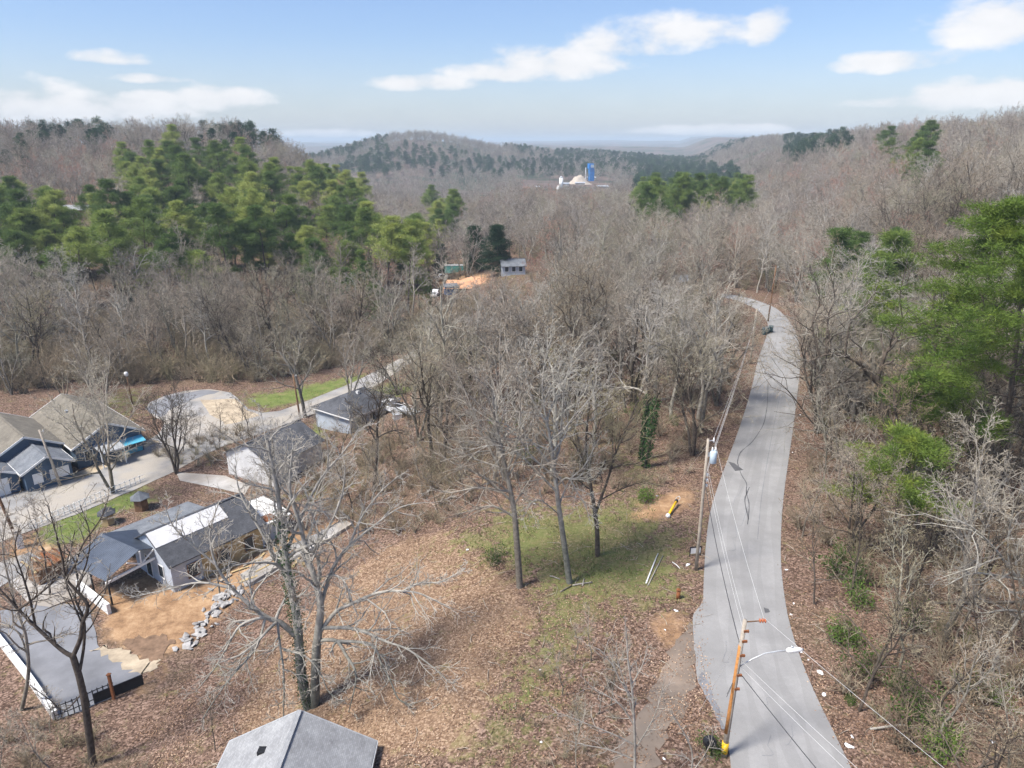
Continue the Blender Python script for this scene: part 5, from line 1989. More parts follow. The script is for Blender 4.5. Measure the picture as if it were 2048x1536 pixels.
wall_run('yard_wall', poly_px([(-30, 1245), (0, 1285), (60, 1362), (112, 1438)], -7), 0.7, 0.35, M['white'], 'low white wall along the edge of the asphalt yard', 'wall')
wall_run('retaining_wall', poly_px([(158, 1178), (220, 1228)], -7), 1.0, 0.3, M['white'], 'short white retaining wall under the carport posts', 'wall')
wall_run('silt_fence', poly_px([(190, 1408), (240, 1388), (288, 1368)], -7), 0.9, 0.06, M['black'], 'black silt fence at the corner of the asphalt yard', 'fence')
wall_run('slab_kerb', [p + Vector((0, 0, 0.05)) for p in poly_px([(500, 1172), (560, 1135), (640, 1092), (705, 1052)])], 0.35, 0.3, M['concrete'], 'pale concrete footing along the construction slab', 'footing')


def picket_fence(name, pts, h, step, mat, label, parts='picket', w=0.05):
    rt = empty(name, pts[0])
    o = pts[0]
    for zf in (0.35, 0.9):
        m = MB()
        for a, b in zip(pts[:-1], pts[1:]):
            m.bar(a - o + Vector((0, 0, h * zf)), b - o + Vector((0, 0, h * zf)), 0.05)
        m.build('rail', mat, rt)
    me = None
    for a, b in zip(pts[:-1], pts[1:]):
        n = max(1, int((b - a).length / step))
        for k in range(n):
            p = a.lerp(b, k / n) - o
            if me is None:
                ob = MB().box(-w / 2, w / 2, -w / 2, w / 2, -0.2, h).build(parts, mat, rt)
                me = ob.data
            else:
                ob = link(parts, me, rt)
            ob.location = p
    return tag(rt, label, 'fence')


picket_fence('street_fence', poly_px([(62, 1058), (140, 1026), (222, 990), (290, 962)], -7), 1.0, 0.55, M['white'], 'white post fence between the lawn and the lower street', 'post', 0.07)
picket_fence('iron_fence', poly_px([(112, 1442), (150, 1427), (200, 1404), (232, 1391)], -7), 1.3, 0.3, M['black'], 'black iron picket fence across the near end of the yard')
gp_ = root_at('gate_pillar', *G(42, 1095, -7), 40, 'stout white gate pillar at the street fence end', 'pillar')
MB().box(-0.3, 0.3, -0.3, 0.3, -0.2, 1.9).build('shaft', M['white'], gp_, bevel=0.03)
MB().box(-0.38, 0.38, -0.38, 0.38, 1.9, 2.05).build('cap', M['concrete'], gp_)
yp = root_at('iron_post', *G(228, 1398, -7), 0, 'rusty orange post standing at the end of the iron fence', 'post')
MB().box(-0.09, 0.09, -0.09, 0.09, -0.2, 2.2).build('shaft', M['rust'], yp)
MB().box(-0.13, 0.13, -0.13, 0.13, 2.2, 2.26).build('cap', M['rust'], yp)

# broken concrete tipped along the dirt bank
import bmesh


def chunk_mesh(seed):
    rnd = random.Random(seed)
    bm = bmesh.new()
    pts = [bm.verts.new((rnd.uniform(-1, 1), rnd.uniform(-0.7, 0.7), rnd.uniform(-0.3, 0.35))) for _ in range(12)]
    bmesh.ops.convex_hull(bm, input=pts)
    me = bpy.data.meshes.new('concrete_chunk')
    bm.to_mesh(me)
    bm.free()
    me.materials.append(M['rubble'])
    return me


CH = [chunk_mesh(i) for i in range(5)]
path = poly_px([(375, 1290), (405, 1262), (420, 1235), (440, 1205), (455, 1185), (475, 1195)])
for k in range(80):
    t_ = random.random() * (len(path) - 1.01)
    a = path[int(t_)].lerp(path[int(t_) + 1], t_ % 1) + Vector((random.gauss(0, .6), random.gauss(0, .6), 0))
    o = link('concrete_chunk', random.choice(CH))
    o.location = (a.x, a.y, tz(a.x, a.y) + 0.12)
    o.rotation_euler = (random.uniform(-.5, .5), random.uniform(-.5, .5), random.uniform(0, 6))
    s = random.uniform(0.22, 0.6)
    o.scale = (s, s, s)
    tag(o, 'broken grey concrete slab in the rubble row along the dirt bank', 'rubble', 'concrete rubble along the dirt bank')


# sawn boards left on the building site
for k in range(16):
    c_ = G(random.uniform(440, 600), random.uniform(1085, 1160))
    a_ = R(random.gauss(52, 18))
    L_ = random.uniform(1.2, 3.0)
    d_ = Vector((math.cos(a_), math.sin(a_), 0)) * L_ / 2
    za_, zb_ = tz(c_.x - d_.x, c_.y - d_.y), tz(c_.x + d_.x, c_.y + d_.y)
    ob = MB().bar(Vector((-d_.x, -d_.y, za_ - c_.z + 0.12)), Vector((d_.x, d_.y, zb_ - c_.z + 0.12)), random.uniform(0.14, 0.3), 0.06).build('lumber_board', random.choice((M['wood_pole'], M['galv'], M['osb'], M['wood_brown'])))
    ob.location = c_
    tag(ob, 'sawn board lying on the dirt beside the unfinished house', 'board', 'boards on the building site')


# vehicles
def wheel(root, x, y, r=0.38):
    w = MB().tube([(x, y - 0.12, r), (x, y + 0.12, r)], r, 14).build('wheel', M['tyre'], root)
    MB().tube([(x, y - 0.13, r), (x, y + 0.13, r)], r * 0.55, 10).build('rim', M['galv'], w)


def pickup(p, ang, label, mat='car_white'):
    rt = root_at('pickup_truck', p.x, p.y, p.z, ang, label, 'pickup truck')
    m = MB()
    side = [(-2.6, 0.45), (2.55, 0.45), (2.65, 0.75), (2.6, 1.0), (1.2, 1.1), (0.9, 1.12), (-0.75, 1.12), (-2.6, 1.12)]
    m.poly([(x, -0.9, z) for x, z in side], (0, 1.8, 0)).build('body', M[mat], rt, bevel=0.04)
    MB().poly([(x, -0.78, z) for x, z in [(1.25, 1.1), (0.55, 1.72), (-0.6, 1.75), (-0.8, 1.1)]], (0, 1.56, 0)).build('cab', M[mat], rt, bevel=0.05)
    MB().poly([(1.24, -0.66, 1.16), (0.64, -0.66, 1.68), (0.64, 0.66, 1.68), (1.24, 0.66, 1.16)], (0.03, 0, 0.03)).build('windscreen', M['glass'], rt)
    for s in (-1, 1):
        MB().poly([(0.95, s * 0.79, 1.16), (0.45, s * 0.79, 1.62), (-0.5, s * 0.79, 1.62), (-0.65, s * 0.79, 1.16)], (0, s * 0.02, 0)).build('side_window', M['glass'], rt)
        MB().box(2.6, 2.68, s * 0.62 - 0.16, s * 0.62 + 0.16, 0.72, 0.92).build('headlight', M['white'], rt)
        wheel(rt, 1.65, s * 0.82)
        wheel(rt, -1.65, s * 0.82)
    MB().box(-2.55, -0.9, -0.72, 0.72, 1.10, 1.13).build('bed', M['black'], rt)
    return rt


pickup(G(776, 822), 150, 'white pickup truck parked behind the hip-roofed house')
tl = root_at('utility_trailer', *G(815, 828), 140, 'flat white-railed utility trailer beside the white pickup', 'trailer')
MB().box(-1.8, 1.8, -0.9, 0.9, 0.5, 0.6).build('deck', M['galv'], tl)
for y_ in (-0.9, 0.9):
    MB().bar((-1.8, y_, 0.95), (1.8, y_, 0.95), 0.06).build('rail', M['white'], tl)
    for x_ in (-1.8, 0, 1.8):
        MB().bar((x_, y_, 0.6), (x_, y_, 0.95), 0.05).build('rail_post', M['white'], tl)
    wheel(tl, 0, y_ * 1.1, 0.3)
MB().bar((1.8, 0, 0.52), (3.0, 0, 0.48), 0.08).build('hitch', M['galv'], tl)
sb = root_at('storage_box', *G(795, 838), 20, 'small white box standing beside the hip-roofed house', 'box')
MB().box(-0.6, 0.6, -0.4, 0.4, 0, 0.7).build('body', M['white'], sb, bevel=0.04)
MB().box(-0.64, 0.64, -0.44, 0.44, 0.71, 0.8).build('lid', M['galv'], sb)

# ------------------------------------------------------------------ poles, lines and things along the road
M['pole_orange'] = mat_plain('resin_stained_wood', (0.42, 0.19, 0.06), 0.8, 0.35, 5)
M['yellow'] = mat_plain('yellow_paint', (0.75, 0.46, 0.02), 0.6, 0.15)
M['insul'] = mat_plain('porcelain_brown', (0.42, 0.13, 0.06), 0.3, 0.15)
M['can'] = mat_plain('transformer_paint', (0.50, 0.60, 0.68), 0.4, 0.08)
M['bin'] = mat_plain('teal_bin_plastic', (0.03, 0.07, 0.085), 0.5, 0.2)
M['cable_pale'] = mat_plain('bare_aluminium_cable', (0.55, 0.55, 0.54), 0.5, 0.05, 1)
M['cable_dark'] = mat_plain('black_cable', (0.05, 0.05, 0.055), 0.6, 0.1, 1)


def utility_pole(base, h, lean, label, r=0.15, mat='wood_pole'):
    rt = tag(empty('utility_pole', base), label, 'utility pole')
    top = Vector((lean[0], lean[1], h))
    pts = [Vector((0, 0, -0.5)), top * 0.33, top * 0.66, top]
    MB().tube(pts, [r * 1.15, r * 1.02, r * 0.9, r * 0.78], 12).build('pole', M[mat], rt, True)
    return rt, top


p1 = G(1447, 1512)
up1, top1 = utility_pole(p1, 8.75, (0.35, 0.25), 'utility pole with orange-stained wood and streetlight arm over the road', 0.135)
ax = top1.normalized()
MB().tube([ax * 1.6 + Vector((-0.05, -0.02, 0)), ax * 3.0 + Vector((-0.045, -0.02, 0)), ax * 4.5 + Vector((-0.05, -0.015, 0)), ax * 7.2 + Vector((-0.05, -0.01, 0))], [0.115, 0.12, 0.105, 0.095], 10).build('resin_stain', M['pole_orange'], up1, True)
MB().tube([ax * 0.25, ax * 0.95], 0.185, 12).build('marker_sleeve', M['yellow'], up1, True)
arm = MB().tube([ax * 5.9 + Vector((0.12, 0, 0)), ax * 6.1 + Vector((0.7, 0.1, 0.15)), ax * 6.1 + Vector((1.4, 0.2, 0.45)), ax * 6.1 + Vector((2.1, 0.25, 0.55)), ax * 6.1 + Vector((2.6, 0.3, 0.56))], 0.035, 8).build('lamp_arm', M['galv'], up1, True)
lh = ax * 6.1 + Vector((2.55, 0.3, 0.56))
hd = MB().tube([lh, lh + Vector((0.1, 0, 0.0)), lh + Vector((0.45, 0.05, 0)), lh + Vector((0.75, 0.09, -0.02)), lh + Vector((0.95, 0.12, -0.04))], [0.05, 0.13, 0.15, 0.12, 0.05], 12).build('lamp_head', M['white'], arm, True)
MB().tube([lh + Vector((0.3, 0.03, 0.12)), lh + Vector((0.3, 0.03, 0.26))], 0.06, 8).build('photocell', M['galv'], arm, True)
MB().bar(top1 * 0.985, top1 * 0.985 + Vector((0.75, 0.05, 0.02)), 0.05).build('insulator_arm', M['wood_brown'], up1)
for k in range(3):
    q = top1 * 0.985 + Vector((0.75 + 0.13 * k, 0.05, 0.04))
    MB().tube([q, q + Vector((0.05, 0, 0)), q + Vector((0.1, 0, 0))], [0.06, 0.13, 0.06], 12).build('insulator', M['insul'], up1, True)
for zf in (0.93, 0.86, 0.76, 0.62, 0.52):
    MB().box(-0.03, 0.24, -0.16, -0.06, -0.06, 0.06, Matrix.Translation(top1 * zf)).build('bracket', M['rust'], up1)
for zf in (0.56, 0.54):
    MB().bar(top1 * zf + Vector((-0.12, 0, 0)), top1 * zf + Vector((-0.55, -0.5, -0.35)), 0.02).build('step_rod', M['black'], up1)
p2 = G(1392, 1140)
up2, top2 = utility_pole(p2, 11.2, (0.0, 0.1), 'grey utility pole carrying a pale blue transformer can beside the road', 0.125)
c2 = top2 * 0.87 + Vector((0.5, 0, 0))
tc = MB().tube([c2 + Vector((0, 0, -0.5)), c2 + Vector((0, 0, -0.46)), c2 + Vector((0, 0, 0.42)), c2 + Vector((0, 0, 0.52))], [0.22, 0.26, 0.26, 0.17], 16).build('transformer_can', M['can'], up2, True)
for dx in (-0.12, 0.12):
    MB().tube([c2 + Vector((dx, 0, 0.48)), c2 + Vector((dx, 0, 0.62)), c2 + Vector((dx, 0, 0.8))], [0.05, 0.07, 0.03], 8).build('bushing', M['white'], tc, True)
MB().bar(c2 + Vector((-0.4, 0, 0.2)), c2 + Vector((-0.25, 0, 0.2)), 0.1, 0.3).build('bracket', M['galv'], up2)
MB().bar(top2 * 0.985, top2 * 0.985 + Vector((0.42, 0, 0.05)), 0.05).build('cross_arm', M['galv'], up2)
MB().tube([top2 * 0.985 + Vector((0.42, 0, -0.1)), top2 * 0.985 + Vector((0.42, 0, 0.08)), top2 * 0.985 + Vector((0.42, 0, 0.28))], [0.06, 0.08, 0.03], 8).build('insulator', M['white'], up2, True)
for zf in (0.74, 0.70, 0.66):
    MB().box(0.1, 0.26, -0.1, 0.1, -0.08, 0.08, Matrix.Translation(top2 * zf)).build('bracket', M['galv'], up2)
p3 = G(1500, 728)
up3, top3 = utility_pole(p3, 8.6, (0.1, 0), 'utility pole on the bank just before the trash bins')
p4 = G(1536, 643)
up4, top4 = utility_pole(p4, 10.5, (0.35, 0.2), 'tall dark leaning utility pole at the bend of the road', 0.12, 'wood_brown')
p5 = G(122, 972, -7)
up5, top5 = utility_pole(p5, 7.2, (-1.2, 0.2), 'wooden utility pole in front of the boarded windows of the blue house')
p6 = G(36, 1082, -7)
up6, top6 = utility_pole(p6, 8.6, (-1.6, 0.2), 'dark utility pole beside the white gate pillar', 0.15, 'wood_brown')
p7 = G(602, 848, -7)
up7, top7 = utility_pole(p7, 7.6, (-0.4, 0), 'thin dark utility pole at the kerb of the lower street', 0.13, 'wood_brown')
p8 = G(265, 808, -7)
up8, top8 = utility_pole(p8, 4.6, (-0.1, 0), 'short streetlight post with white head behind the turning circle', 0.1, 'wood_brown')
MB().tube([top8, top8 + Vector((0, 0, 0.15)), top8 + Vector((0, -0.1, 0.6)), top8 + Vector((0, -0.1, 0.75))], [0.1, 0.28, 0.3, 0.12], 10).build('lamp_head', M['white'], up8, True)
for (u_, t_) in ((up3, top3), (up4, top4), (up5, top5), (up6, top6), (up7, top7)):
    MB().bar(t_ * 0.97 + Vector((-0.06, 0, 0)), t_ * 0.97 + Vector((0.4, 0, 0.05)), 0.05).build('cross_arm', M['galv'], u_)
    MB().tube([t_ * 0.97 + Vector((0.4, 0, -0.05)), t_ * 0.97 + Vector((0.4, 0, 0.22))], 0.05, 8).build('insulator', M['white'], u_, True)


def cable(name, a, b, sag, r, mat, label, n=16):
    a, b = Vector(a), Vector(b)
    pts = [a.lerp(b, k / n) - Vector((0, 0, sag * 4 * (k / n) * (1 - k / n))) for k in range(n + 1)]
    o = pts[0]
    ob = MB().tube([p - o for p in pts], r, 5).build(name, M[mat], None, True)
    ob.location = o
    return tag(ob, label, 'cable')


P1, P2, P3, P4 = (p + t for p, t in ((p1, top1), (p2, top2), (p3, top3), (p4, top4)))
E0 = Vector((21.0, 9.5, 8.5))
cable('power_line', P2 + Vector((0.42, 0, 0.1)), P1 + Vector((0.95, 0.05, 0.1)), 0.35, 0.009, 'cable_pale', 'bare top wire strung from the transformer pole to the streetlight pole')
cable('power_line', P1 + Vector((0.95, 0.05, 0.1)), E0 + Vector((1.2, 0, 0.8)), 0.3, 0.009, 'cable_pale', 'bare top wire running from the insulators over the near end of the road')
cable('service_cable', P2 - Vector((0, 0, 3.3)), P1 - Vector((0.1, 0, 1.6)), 0.5, 0.022, 'cable_dark', 'thick black cable from the transformer pole to the streetlight pole')
cable('power_line', P2 + Vector((0.1, 0, -2.6)), P1 + Vector((0.05, 0, -0.9)), 0.4, 0.009, 'cable_pale', 'pale wire just above the black cable between the two near poles')
cable('power_line', P2 + Vector((0.15, 0, -2.2)), P1 + Vector((0.1, 0, -0.5)), 0.4, 0.009, 'cable_pale', 'second pale wire between the two near poles')
cable('service_cable', P1 - Vector((-0.1, 0, 3.4)), E0 + Vector((-2.2, 0, -3.2)), 0.5, 0.022, 'cable_dark', 'thick black cable sagging over the road below the streetlight')
cable('power_line', P1 + Vector((0.1, 0, -2.6)), E0 + Vector((0.2, 0, -1.2)), 0.35, 0.009, 'cable_pale', 'pale wire from below the streetlight arm to the near edge, upper of two')
cable('power_line', P1 + Vector((0.1, 0, -3.0)), E0 + Vector((-0.4, 0, -1.6)), 0.35, 0.009, 'cable_pale', 'pale wire from below the streetlight arm to the near edge, lower of two')
cable('guy_wire', P1 + Vector((-0.1, 0, -1.0)), G(1398, 1425), 0.0, 0.009, 'cable_pale', 'guy wire slanting from the streetlight pole to the dirt drive')
cable('power_line', P2 + Vector((0.42, 0, 0.1)), P3 + Vector((0.4, 0, 0.0)), 0.6, 0.009, 'cable_pale', 'bare wire from the transformer pole to the pole before the bins')
cable('power_line', P2 + Vector((0.15, 0, -2.2)), P3 + Vector((0.1, 0, -0.8)), 0.6, 0.009, 'cable_pale', 'pale wire below the top wire beyond the transformer pole')
cable('power_line', P2 + Vector((0.1, 0, -2.6)), P3 + Vector((0.1, 0, -1.1)), 0.6, 0.009, 'cable_pale', 'third wire down beyond the transformer pole')
cable('service_cable', P2 - Vector((0, 0, 3.3)), P3 - Vector((0, 0, 1.8)), 0.8, 0.018, 'cable_pale', 'thick pale cable along the road from the transformer pole')
cable('power_line', P3 + Vector((0.4, 0, 0.0)), P4 + Vector((0.4, 0, -1.0)), 0.5, 0.009, 'cable_pale', 'bare wire from the bank pole to the leaning pole at the bend')
cable('guy_wire', P2 + Vector((-0.1, 0, -0.6)), G(1360, 960), 0.0, 0.009, 'cable_pale', 'guy wire from the transformer pole into the dirt bank')

# mailbox
mb_ = root_at('mailbox', *G(1416, 1516), 8, 'black mailbox on two thin posts beside the streetlight pole', 'mailbox')
for x_ in (-0.16, 0.16):
    MB().box(x_ - 0.025, x_ + 0.025, -0.025, 0.025, -0.2, 1.0).build('post', M['black'], mb_)
arch = [(-0.32, 0), (0.32, 0), (0.32, 0.24), (0.22, 0.36), (0, 0.41), (-0.22, 0.36), (-0.32, 0.24)]
MB().poly([(x, -0.16, 1.0 + z) for x, z in arch], (0, 0.36, 0)).build('box', M['black'], mb_)
MB().box(-0.30, 0.30, -0.185, -0.165, 1.02, 1.22).build('door', M['black'], mb_)
# yard sign
sg_ = root_at('yard_sign', *G(1390, 1112), 10, 'small white sign board in a black frame beside the transformer pole', 'sign')
MB().box(-0.42, 0.42, -0.02, 0.02, 0.25, 0.75).build('board', M['white'], sg_)
for a_ in (-0.46, 0.46):
    MB().box(a_ - 0.03, a_ + 0.03, -0.03, 0.03, -0.15, 0.86).build('leg', M['black'], sg_)
MB().box(-0.49, 0.49, -0.03, 0.03, 0.80, 0.88).build('frame', M['black'], sg_)
# three bins
for k, (u, v, lb) in enumerate(((1527, 669, 'dark wheeled bin farthest from the road in the row of three'), (1534, 667, 'dark wheeled bin in the middle of the row of three'), (1541, 665, 'dark wheeled bin closest to the road in the row of three'))):
    bn = root_at('wheeled_bin', *G(u, v), -30, lb, 'bin')
    bn['group'] = 'bins at the road bend'
    MB().poly([(-0.28, -0.3, 0.05), (0.28, -0.3, 0.05), (0.34, -0.38, 1.05), (-0.34, -0.38, 1.05)], (0, 0.68, 0)).build('body', M['bin'], bn)
    MB().poly([(-0.37, -0.42, 1.06), (0.37, -0.42, 1.06), (0.37, 0.36, 1.16), (-0.37, 0.36, 1.16)], (0, 0, 0.06)).build('lid', M['bin'], bn)
    for s in (-1, 1):
        MB().tube([(s * 0.26, 0.36, 0.14), (s * 0.34, 0.36, 0.14)], 0.14, 10).build('wheel', M['tyre'], bn)
    MB().bar((-0.25, 0.44, 1.0), (0.25, 0.44, 1.0), 0.05).build('handle', M['black'], bn)
# yellow capped pipe lying on the bank
pA, pB = G(1336, 1034), G(1352, 1012)
hy = tag(empty('yellow_standpipe', pA), 'yellow pipe with white cap lying on the dirt bank', 'pipe')
d_ = (pB - pA) + Vector((0, 0, 0.35))
dn = d_.normalized()
MB().tube([Vector((0, 0, 0.15)), Vector((0, 0, 0.15)) + d_], 0.11, 12).build('barrel', M['yellow'], hy, True)
MB().tube([Vector((0, 0, 0.15)) - dn * 0.22, Vector((0, 0, 0.15)) - dn * 0.1, Vector((0, 0, 0.15)) + dn * 0.06, Vector((0, 0, 0.15)) + dn * 0.12], [0.1, 0.21, 0.21, 0.12], 14).build('cap', M['white'], hy, True)
e_ = Vector((0, 0, 0.15)) + d_
MB().tube([e_ - dn * 0.1, e_ + dn * 0.12], 0.16, 12).build('collar', M['black'], hy, True)
sx = Vector((dn.y, -dn.x, 0)).normalized()
MB().tube([e_ + dn * 0.1 - sx * 0.12, e_ + dn * 0.6 - sx * 0.18, e_ + dn * 0.85, e_ + dn * 0.6 + sx * 0.18, e_ + dn * 0.1 + sx * 0.12], 0.03, 6).build('shackle', M['galv'], hy, True)
# rusty stub, sticks, log, litter
st = root_at('rusty_pipe_stub', *G(1356, 1197), 0, 'rusty brown pipe stub standing beside the road', 'pipe')
MB().tube([(0, 0, -0.2), (0, 0, 0.72)], 0.15, 12).build('shaft', M['rust'], st, True)
MB().tube([(0, 0, 0.72), (0, 0, 0.8)], [0.18, 0.16], 12).build('cap', M['rust'], st, True)


def stick(a, b, r, label, mat='bark_pale', cat='branch', name='fallen_branch', arch=0.1):
    mid = a.lerp(b, 0.5) + Vector((0, 0, arch))
    ob = MB().tube([Vector((0, 0, r)), mid - a, b - a + Vector((0, 0, r))], [r, r * 0.85, r * 0.6], 7).build(name, M[mat], None, True)
    ob.location = a
    return tag(ob, label, cat)


stick(G(1292, 1168), G(1316, 1108), 0.06, 'long pale pole lying on the grass, upper of the pair', 'white')
stick(G(1296, 1172), G(1326, 1112), 0.05, 'long pale pole lying on the grass, lower of the pair', 'bark_pale')
stick(G(1100, 1153), G(1120, 1160), 0.06, 'short broken limb just behind the leaning mossy trunk')
stick(G(1145, 1172), G(1185, 1166), 0.07, 'broken limb lying at the foot of the leaning mossy trunk')
stick(G(1165, 1173), G(1168, 1158), 0.06, 'short broken limb crossing the one at the mossy trunk')
stick(G(1120, 1185), G(1145, 1172), 0.05, 'thin dark stick in front of the leaning mossy trunk', 'bark')
stick(G(1860, 1208), G(2040, 1207), 0.14, 'long fallen log lying on the leaves in the woods', 'bark', 'log', 'fallen_log')
stick(G(1815, 1292), G(1860, 1296), 0.08, 'pale fallen branch on the leaf floor by the torn trunk')
stick(G(1740, 1460), G(1860, 1466), 0.07, 'long curved pale branch lying in the near woods corner', 'bark_pale', arch=0.5)
stick(G(1345, 1125), G(1360, 1138), 0.04, 'white stick lying by the transformer pole', 'white')
M['litter_white'] = mat_plain('white_plastic', (0.82, 0.83, 0.85), 0.5, 0.06)


def litter_mesh(seed):
    rnd = random.Random(seed)
    bm = bmesh.new()
    pts = [bm.verts.new((rnd.uniform(-1, 1), rnd.uniform(-.7, .7), rnd.uniform(0, .5))) for _ in range(14)]
    bmesh.ops.convex_hull(bm, input=pts)
    me = bpy.data.meshes.new('litter')
    bm.to_mesh(me)
    bm.free()
    me.materials.append(M['litter_white'])
    return me


LM = [litter_mesh(i) for i in range(4)]
scraps = []
for i, (u, v, s) in enumerate(((1640, 1347, 0.3), (1648, 1390, 0.22), (1697, 1494, 0.26), (1603, 1305, 0.1), (1617, 1320, 0.1), (1573, 1140, 0.15), (1587, 1207, 0.12), (1582, 1230, 0.14), (1985, 1484, 0.2), (1704, 1474, 0.15), (1080, 1340, 0.1), (1330, 1260, 0.1), (1083, 1485, 0.12), (1328, 1518, 0.12), (1315, 992, 0.16), (1070, 1008, 0.14), (1045, 1000, 0.1), (1352, 1222, 0.2), (1375, 1130, 0.25), (935, 1100, 0.15), (1600, 830, 0.15), (1585, 905, 0.12))):
    o = link('litter_scrap', LM[i % 4])
    p = G(u, v)
    o.location = (p.x, p.y, p.z + 0.01)
    o.scale = (s, s, s * 0.8)
    o.rotation_euler = (0, 0, random.uniform(0, 6))
    scraps.append({'x': p.x, 'y': p.y, 'look': 'scrap of white litter', 'o': o})
name_by_marks(scraps)
for it in scraps:
    tag(it['o'], it['label'], 'litter', 'white litter along the road')

# ------------------------------------------------------------------ far houses and the works in the valley
def simple_house(p, ang, L, W, h, rise, wall, roof, label, name='house'):
    rt = root_at(name, p.x, p.y, p.z, ang, label)
    wing(rt, -L / 2, L / 2, 0, W, 0, h, rise, wall, roof, None)
    for x_ in (-L * 0.3, 0.0, L * 0.3):
        window(rt, x_, -W / 2, 0.9, 0.9, 1.2, '-y')
    return rt


M['orange_dirt'] = mat_plain('orange_clay', (0.52, 0.29, 0.17), 0.95, 0.25, 0.6)
M['pile'] = mat_plain('aggregate', (0.46, 0.40, 0.33), 0.95, 0.2, 0.1)
M['tower_blue'] = mat_plain('tower_blue', (0.02, 0.22, 0.62), 0.5, 0.2, 0.3)
M['teal'] = mat_plain('container_teal', (0.10, 0.36, 0.33), 0.6, 0.15)
M['tarp'] = mat_plain('tarp_blue', (0.05, 0.14, 0.33), 0.6, 0.2)
simple_house(far_house_a, 8, 6.0, 4.5, 2.4, 1.3, M['pale_siding'], M['blue_roof'], 'small far white house beside the conical cedar')
simple_house(far_house_c, 25, 4.5, 3.6, 2.2, 1.0, M['white_wall'], M['blue_roof'], 'far white house half hidden by trees near the road bend')
simple_house(hill_house, 4, 17, 8, 3.0, 1.2, M['wood_brown'], M['grey_roof'], 'long low house with pale roof among the pines on the slope')
hp2 = G(395, 412)
simple_house(hp2, -20, 9, 6, 2.8, 1.3, M['osb'], M['tan_roof'], 'small tan-roofed house deep among the pines')


def mound(name, p, rx, ry, h, mat, label, cat, ang=0.0, n=26):
    rg = np.random.default_rng(int(abs(p.x) * 10) + 3)
    V, idx = [], []
    for i in range(n):
        for k in range(n):
            x, y = -1 + 2 * i / (n - 1), -1 + 2 * k / (n - 1)
            r = math.hypot(x, y)
            z = h * float(S(np.array(1 - r))) * (0.85 + 0.3 * rg.random()) - 0.3
            V.append((x * rx, y * ry, z))
    for i in range(n - 1):
        for k in range(n - 1):
            idx += [i * n + k, (i + 1) * n + k, (i + 1) * n + k + 1, i * n + k + 1]
    o = link(name, np_mesh(name, V, 4, idx, [mat], True))
    o.location = p
    o.rotation_euler = (0, 0, ang)
    return tag(o, label, cat)


mound('clay_bank', G(952, 566), 8.0, 6, 1.9, M['orange_dirt'], 'bare orange clay bank between the far cedars', 'dirt bank')
ct = root_at('shipping_container', *G(910, 545), 3, 'teal metal container at the edge of the far woods', 'container')
MB().box(-3.0, 3.0, -1.2, 1.2, 0, 2.2).build('body', M['teal'], ct)
for x_ in (-2.95, -1.0, 1.0, 2.95):
    MB().box(x_ - 0.06, x_ + 0.06, -1.26, -1.2, 0, 2.2).build('rib', M['teal'], ct)
MB().box(-3.05, 3.05, -1.25, 1.25, 2.21, 2.3).build('roof', M['galv'], ct)
ts_ = root_at('tarp_shed', *G(902, 588), 10, 'blue-sided shed in the far clearing below the clay bank', 'shed')
MB().box(-1.6, 1.6, -1.2, 1.2, 0, 2.0).build('wall', M['tarp'], ts_)
MB().poly([(-1.8, -1.4, 2.02), (1.8, -1.4, 2.02), (1.8, 1.4, 2.4), (-1.8, 1.4, 2.4)], (0, 0, 0.1)).build('roof', M['blue_roof'], ts_)
for i, (u, v, w, lb) in enumerate(((884, 560, 3.0, 'white parked vehicle at the far clearing edge beside dark cedar'), (872, 592, 2.6, 'pale grey van below the blue shed in the far clearing'))):
    pickup(G(u, v), 20 + 60 * i, lb)
# works
s0 = G(1122, 378)
silo = root_at('silo', s0.x, s0.y, s0.z, 0, 'tall white silo at the works in the far valley', 'silo')
k_ = s0.y / F * 1.04
MB().tube([(0, 0, -2), (0, 0, 20 * k_)], 3.6 * k_, 16).build('shell', M['white'], silo, True)
MB().tube([(0, 0, 20 * k_), (0, 0, 23 * k_)], [3.6 * k_, 1.0 * k_], 16).build('cone_roof', M['galv'], silo, True)
t0 = G(1182, 362)
k2 = t0.y / F * 1.04
tw = root_at('blue_tower', t0.x, t0.y, t0.z, 15, 'bright blue processing tower beside the pale aggregate pile', 'tower')
MB().box(-4.5 * k2, 4.5 * k2, -4 * k2, 4 * k2, -2, 22 * k2).build('body', M['tower_blue'], tw)
MB().box(-6 * k2, 3 * k2, -5 * k2, 5 * k2, 22 * k2, 31 * k2).build('head', M['tower_blue'], tw)
MB().box(-3 * k2, 3 * k2, -5.2 * k2, -5.02 * k2, 24 * k2, 29 * k2).build('panel', M['can'], tw)
MB().tube([(-11 * k2, 0, 0), (-11 * k2, 0, 24 * k2)], 1.0 * k2, 8).build('stack', M['white'], tw)
a0 = G(1158, 368)
ka = a0.y / F
mound('aggregate_pile', a0, 26 * ka, 20 * ka, 17 * ka, M['pile'], 'pale aggregate pile at the works', 'pile')
cb = root_at('conveyor', *G(1112, 388), 0, 'pale conveyor slanting down from the white silo', 'conveyor')
MB().bar((0, 0, 1), (5 * k_, 10, 12 * k_), 3.5 * k_, 2.0 * k_).build('belt', M['white'], cb)
for q in (0.3, 0.7):
    MB().bar((5 * k_ * q, 10 * q, -2), (5 * k_ * q, 10 * q, 12 * k_ * q), 0.8 * k_).build('leg', M['galv'], cb)
